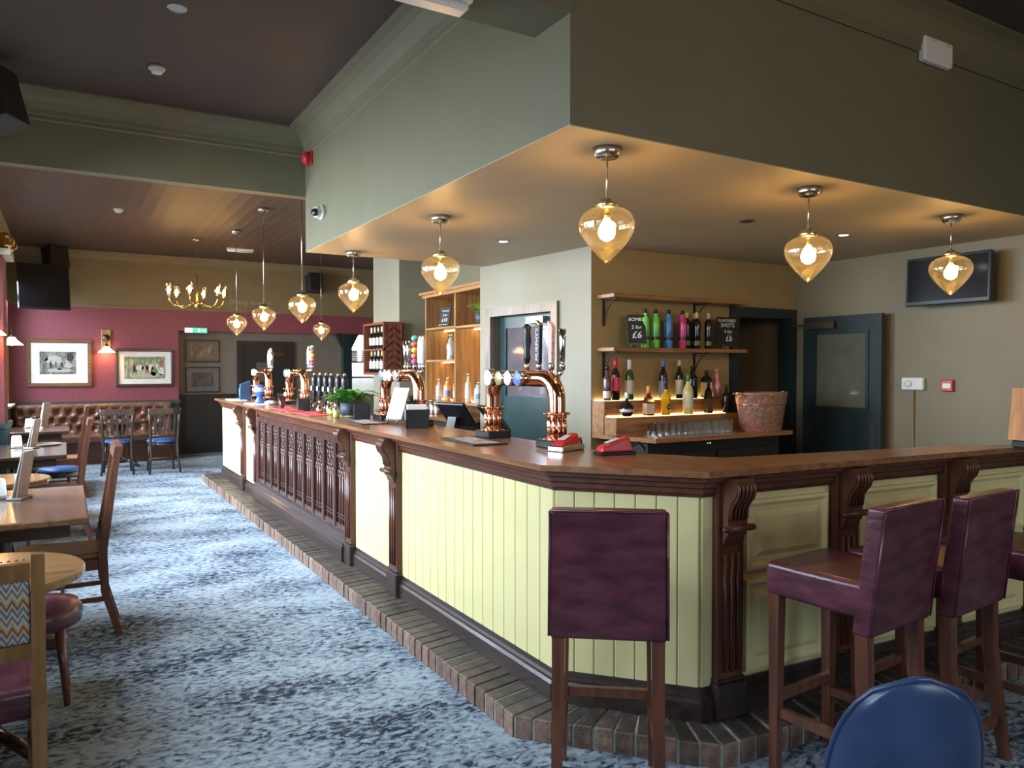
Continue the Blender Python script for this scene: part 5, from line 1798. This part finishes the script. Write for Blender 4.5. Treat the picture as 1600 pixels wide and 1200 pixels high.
bottle('liqueur_bottle', 'golden yellow liqueur bottle with a black pourer and round number label', (4.52, 4.98, Z1), [(.036, 0), (.042, .006), (.042, .12), (.046, .13), (.046, .165), (.025, .19), (.014, .2), (.014, .255)], pl('golden_liqueur', (.8, .42, .02), .1), black_pl, None, group=SHG, extra=pourer)
bottle('liqueur_bottle', 'pale lemon liqueur bottle with a green cap on the lower step', (4.785, 4.98, Z1), [(.042, 0), (.047, .006), (.047, .2), (.036, .24), (.018, .27), (.017, .35)], pl('lemon_liqueur', (.62, .58, .22), .12), pl('green_cap', (.03, .2, .08)), pl('lemon_label', (.6, .58, .42)), (.06, .18), group=SHG, capz=.06)
bottle('coffee_liqueur_bottle', 'slim black bottle with a brown label on the lower step', (5.035, 4.98, Z1), [(.036, 0), (.042, .006), (.042, .13), (.03, .2), (.014, .235), (.013, .28)], dkg, black_pl, pl('brown_label', (.10, .05, .03)), (.02, .13), square=True, group=SHG, rz=R(-6))
bottle('coffee_liqueur_bottle', 'dark bottle on the lower step half hidden by the copper tub', (5.26, 4.98, Z1), P_spirit(.25, .036), dkg, black_pl, None, group=SHG)

# ------------------------------------------------------------------ shelves, back counter, glasses, tub
for z, lb in ((2.115, 'upper oak wall shelf on iron brackets'), (1.66, 'middle oak wall shelf carrying the coloured shot bottles')):
    t_ = thing('wall_shelf', lb, 'shelf', (4.755, 5.23, z), 0, 'oak wall shelves')
    MB().chbox(-.80, .80, -.235, 0, -.018, .015, .003).build('board', oak_x, t_)
    for x in (-.73, .34):
        m_ = MB().bx(x - .012, x + .012, -.01, 0, -.25, -.018).bx(x - .012, x + .012, -.2, 0, -.028, -.018)
        m_.tube([(x, -.01, -.2), (x, -.05, -.12), (x, -.1, -.06), (x, -.17, -.028)], .006, 6)
        m_.build('bracket', black_mt, t_)
bc = thing('back_counter', 'oak-topped back counter with black bottle coolers below the wall shelves', 'counter', (4.8, 5.22, 0))
MB().prism([(-.9, 0), (-.9, -.12), (-.78, -.68), (.84, -.68), (.84, 0)], .90, .935).build('worktop', oak_x, bc)
MB().bx(-.76, .80, -.56, 0, .02, .90).build('carcass', black_mt, bc)
for x0, x1 in ((-.74, -.02), (0.0, .72)):
    o_ = MB().chbox(x0, x1, -.585, -.56, .1, .80, .004).build('cooler_door', black_pl, bc)
    MB().bx(x0 + .05, x1 - .05, -.587, -.585, .15, .74).build('door_glass', screen, o_)
MB().bx(-.1, -.09, -.563, -.56, .855, .862).build('indicator_light', emit('red_led', (1, .05, .03), 6), bc)
MB().bx(-.07, -.06, -.563, -.56, .855, .862).build('indicator_light', emit('green_led', (.05, 1, .1), 6), bc)
bs = thing('bottle_step', 'two-tier oak bottle step lit by warm strips on the back counter', 'display step', (4.66, 5.22, .935))
MB().bx(-.76, .68, -.33, -.16, 0, .15).build('lower_tier', oak_x, bs)
MB().bx(-.76, .68, -.17, 0, 0, .283).build('upper_tier', oak_x, bs)
led = emit('warm_led_strip', (1.0, .74, .32), 16.0)
MB().bx(-.74, .66, -.178, -.1701, .152, .158).build('led_strip', led, bs)
MB().bx(-.74, .66, -.012, -.004, .2835, .289).build('led_strip', led, bs)

tray = thing('glass_tray', 'shallow clear tray holding rows of upturned tumblers', 'tray', (4.57, 4.72, .935))
MB().bx(-.45, .45, -.085, .085, 0, .006).build('tray_base', steel, tray)
tum = None
for r_ in range(2):
    for i in range(12):
        lb = 'upturned glass tumbler in the %s row of the tray, %s from the left' % (('front', 'back')[r_], ['first', 'second', 'third', 'fourth', 'fifth', 'sixth', 'seventh', 'eighth', 'ninth', 'tenth', 'eleventh', 'twelfth'][i])
        if tum is None:
            tum = thing('tumbler', lb, 'glass', (0, 0, 0), 0, 'upturned tumblers in the tray')
            MB().lathe([(.036, 0), (.037, .004), (.033, .105), (.028, .112), (.001, .112)], 10, cap=False, smooth=False).build('glass', thin_glass('tumbler_glass', (.88, .88, .9), .45), tum)
            place(tum, (4.57 - .41, 4.72 - .04, .941))
        else:
            dup(tum, (4.57 - .41 + .0745 * i, 4.72 - .04 + .08 * r_, .941), 0, lb)

tb = thing('copper_tub', 'hammered copper ice tub with side handles on the back counter', 'tub', (5.40, 4.69, .935), R(6))
tb.scale = (1.2, .9, 1.2)
MB().lathe([(.19, 0), (.2, .006), (.235, .2), (.24, .205), (.252, .275), (.262, .282), (.255, .288), (.245, .275), (.19, .02), (.001, .015)], 40, cap=False).xf(Matrix.Diagonal((1, .78, 1, 1))).build('bowl', hammered, tb)
MB().torus((0, 0, .2), .237, .005, 'z', 40, 6).xf(Matrix.Diagonal((1, .78, 1, 1))).build('rim_band', copper, tb)
for s in (-1, 1):
    MB().tube([(s * .25, -.05, .262), (s * .29, -.045, .285), (s * .3, 0, .29), (s * .29, .045, .285), (s * .25, .05, .262)], .006, 8).build('handle', copper, tb)

easel('chalkboard_sign', 'small tilted chalkboard easel with a two-for price on the middle shelf', (4.235, 5.03, SH2), R(-28), .16, .26, R(14), (('BOMBS', .215, .042), ('2 for', .145, .045), ('\u00a36', .075, .085)))
easel('chalkboard_sign', 'chalkboard easel advertising flavoured shots at the right end of the middle shelf', (5.345, 5.03, SH2), R(-4), .23, .27, R(8), (('FLAVOURED', .235, .038), ('SHOTS', .19, .055), ('4 for', .13, .05), ('\u00a36', .065, .08)))

# ------------------------------------------------------------------ back bar cabinet between the pillars
cb = thing('back_bar_cabinet', 'tall open oak back-bar cabinet between the two pillars', 'cabinet', (3.88, 7.8, 0))
def cbx(x0, x1, y0, y1, z0, z1, nm='shelf', m_=oak_y):
    return MB().bx(x0 - 3.88, x1 - 3.88, y0 - 7.8, y1 - 7.8, z0, z1).build(nm, m_, cb)


cbx(3.86, 4.30, 8.60, 8.63, .9, 2.36, 'side_panel', oak_z)
cbx(3.86, 4.30, 7.785, 7.815, 1.1, 2.36, 'divider', oak_z)
cbx(3.86, 4.30, 6.95, 6.98, .9, 2.36, 'side_panel', oak_z)
cbx(4.28, 4.31, 6.95, 8.63, .9, 2.36, 'back_panel', oak_z)
cbx(3.83, 4.31, 6.95, 8.66, 2.36, 2.40, 'cornice', oak_y)
cbx(3.80, 4.31, 6.95, 8.69, 2.40, 2.43, 'cornice_cap', oak_y)
cbx(3.86, 4.29, 7.81, 8.6, 1.965, 1.99)
cbx(3.86, 4.29, 7.81, 8.6, 1.575, 1.60)
cbx(3.86, 4.29, 6.98, 7.79, 1.955, 1.98)
cbx(3.86, 4.29, 6.98, 8.6, 1.08, 1.105, 'base_shelf', oak_y)
cbx(3.86, 4.3, 6.95, 8.63, 0, .9, 'base_cupboard', oak_z)
cbx(3.45, 4.3, 6.97, 9.3, .93, .965, 'counter_top', ctr_y)
cbx(3.5, 3.86, 6.99, 9.28, .02, .93, 'counter_front', black_mt)
cbx(4.262, 4.278, 7.9, 8.2, 1.11, 2.33, 'mirror_panel', mirror)
cbx(4.262, 4.278, 7.02, 7.3, 1.99, 2.33, 'mirror_panel', mirror)
cbx(4.255, 4.262, 7.2, 7.21, 1.1, 1.95, 'led_strip', led)
cbx(4.1, 4.13, 7.0, 7.77, 1.945, 1.954, 'led_strip', led)
cbx(4.08, 4.11, 7.83, 8.58, 1.565, 1.574, 'led_strip', led)
cbx(4.1, 4.13, 7.83, 8.58, 1.955, 1.964, 'led_strip', led)
cbx(4.06, 4.09, 7.0, 8.58, 1.106, 1.112, 'led_strip', led)
downlight((4.05, 7.95, 2.36), 'tiny lit spotlight in the top of the back-bar cabinet', True)
fern('pale green plant in a grey pot on the right shelf of the back-bar cabinet', (3.97, 7.36, 1.98), .07, .14, 22, .16, leaf_y, name='potted_plant', up=1.4)
easel('price_board', 'small black price board leaning in the top left bay of the back-bar cabinet', (3.95, 8.27, 1.99), R(-70), .17, .22, R(10), (('Cocktails', .17, .032), ('2 for', .115, .04), ('\u00a310', .055, .06)))
easel('price_board', 'second small black price board beside the cabinet divider', (3.98, 7.92, 1.99), R(-60), .13, .16, R(10), (('2 for', .11, .034), ('\u00a310', .05, .05)))
BBG = 'bottles in the back-bar cabinet'
clear_s = pl('clear_spirit', (.42, .42, .40), .06)
cg = [clear_s, pl('gin_glass', (.35, .4, .42), .06), am, pl('whisky', (.5, .2, .04), .06), pl('pale_gin', (.5, .45, .35), .06), pl('orange_spirit', (.65, .25, .06), .06), pl('rose_spirit', (.55, .12, .08), .06)]
lbm = [pl('cream_label', (.6, .5, .45)), pl('white_band', (.5, .47, .45)), pl('slate_label', (.14, .17, .3)), pl('gold_label', (.12, .1, .05))]
spots_ = [('middle shelf', 1.60, [(8.12, .30, 1), (8.0, .34, 0), (7.93, .27, 3), (8.25, .28, 0), (7.86, .3, 1)]), ('left bay base', 1.105, [(8.45, .26, 0), (8.33, .27, 4), (8.2, .28, 5), (8.08, .29, 3), (7.97, .27, 2), (7.87, .29, 6)]),
          ('right bay base', 1.105, [(7.66, .33, 4), (7.53, .24, 4), (7.41, .24, 1), (7.3, .37, 5), (7.18, .28, 1), (7.08, .27, 0)])]
ords = ['first', 'second', 'third', 'fourth', 'fifth', 'sixth']
for where, z, lst in spots_:
    for i, (y, h, ci) in enumerate(lst):
        bottle('spirit_bottle', 'spirit bottle on the cabinet\'s %s, %s from the left' % (where, ords[sorted([-q[0] for q in lst]).index(-y)]), (3.96 + .05 * (i % 2), y, z), P_spirit(h, .037), cg[ci], black_pl if i % 2 else steel, lbm[i % 4], (.05, h * .45), group=BBG)
# metal shakers and a white bowl on the back counter
for y, h, lb in ((8.12, .13, 'tall steel cocktail shaker beside the white bowl'), (7.98, .16, 'steel cocktail shaker in the middle of the back counter'), (7.86, .13, 'steel cocktail tin nearest the right bay')):
    t_ = thing('cocktail_shaker', lb, 'shaker', (3.66, y, .965), 0, 'steel shakers on the back counter')
    MB().lathe([(.03, 0), (.032, .004), (.042, h), (.04, h)], 18, cap=False).build('tin', steel, t_)
    MB().lathe([(.042, h - .006), (.0445, h - .002), (.042, h + .002)], 18, cap=False).build('rim', chrome, t_)
t_ = thing('serving_bowl', 'pale oval bowl on the back counter behind the caddy', 'bowl', (3.62, 8.42, .965))
MB().lathe([(.06, 0), (.065, .004), (.12, .1), (.125, .12), (.118, .12), (.06, .01), (.001, .01)], 28, cap=False).build('bowl', pl('pale_ceramic', (.45, .43, .47), .3), t_)

# wine rack on the far pier
wr_ = thing('wine_rack', 'reddish wooden wine rack with a lattice side hung on the far pier', 'wine rack', (3.8, 9.6, 1.4))
def wx(x0, x1, y0, y1, z0, z1, nm, m_=rack_w):
    return MB().bx(x0 - 3.8, x1 - 3.8, y0 - 9.6, y1 - 9.6, z0 - 1.4, z1 - 1.4).build(nm, m_, wr_)


wx(3.53, 3.8, 9.2, 9.97, 2.07, 2.1, 'top_board')
wx(3.53, 3.8, 9.2, 9.97, 1.41, 1.44, 'bottom_board')
wx(3.53, 3.8, 9.2, 9.97, 1.73, 1.755, 'middle_shelf')
wx(3.53, 3.8, 9.94, 9.97, 1.44, 2.07, 'side_board')
wx(3.79, 3.8, 9.2, 9.94, 1.44, 2.07, 'back_board')
wx(3.53, 3.56, 9.2, 9.23, 1.44, 2.07, 'stile')
wx(3.77, 3.8, 9.2, 9.23, 1.44, 2.07, 'stile')
wx(3.56, 3.77, 9.215, 9.225, 1.44, 2.07, 'side_board')
lt = [MB() for _ in range(12)]
for i in range(6):
    z = 1.50 + .09 * i
    for s in (0, 1):
        a, b = (3.565, z), (3.665, z + .08)
        if s:
            a, b = (3.765, z), (3.665, z + .08)
        MB().tube([(a[0] - 3.8, 9.208 - 9.6, a[1] - 1.4), (b[0] - 3.8, 9.208 - 9.6, b[1] - 1.4)], .007, 5).build('lattice_bar', pl('dark_lattice', (.03, .012, .008)), wr_)
wine_l = [pl('wine_label_a', (.55, .52, .48)), pl('wine_label_b', (.5, .42, .28)), pl('wine_label_c', (.35, .35, .38))]
wine_c = [pl('white_cap', (.6, .6, .58)), pl('gold_cap', (.6, .4, .15)), pl('silver_cap', (.5, .5, .52), .25, .6)]
for row, z in (('upper', 1.755), ('lower', 1.44)):
    for i in range(5):
        y = 9.82 - .13 * i
        bottle('wine_bottle', 'wine bottle on the %s shelf of the wine rack, %s from the left' % (row, ords[i]), (3.60, y, z), P_wine(.29, .036), dkg, wine_c[(i + (row == 'lower')) % 3], wine_l[i % 3], (.05, .15), capz=.08, group='wine bottles in the rack')

# kitchen pass: shelf with stacked plates behind the hatch
kp = thing('kitchen_pass', 'stainless steel kitchen pass seen through the hatch', 'kitchen shelf', (5.0, YF + .3, 0))
MB().bx(-.4, .7, -.12, .3, 1.6, 1.63).build('upper_shelf', steel, kp)
MB().bx(-.4, .7, -.12, .3, 1.3, 1.33).build('middle_shelf', steel, kp)
MB().bx(-.4, .7, -.12, .3, .95, .98).build('worktop', steel, kp)
for x in (-.33, .6):
    MB().bx(x, x + .03, -.1, -.07, 0, 1.6).build('upright', steel, kp)
for i, (x, lb) in enumerate(((-.12, 'left stack of dark plates on the kitchen pass'), (.12, 'right stack of dark plates on the kitchen pass'))):
    t_ = thing('plate_stack', lb, 'plates', (5.0 + x, YF + .35, 1.63), 0, 'stacked plates on the pass')
    for k_ in range(10):
        MB().lathe([(.06, .022 * k_), (.1, .022 * k_ + .012), (.1, .022 * k_ + .018), (.06, .022 * k_ + .008)], 20, cap=False).build('plate', pl('plate_dark', (.12, .12, .13), .25) if k_ % 2 else pl('plate_light', (.55, .55, .56), .25), t_)
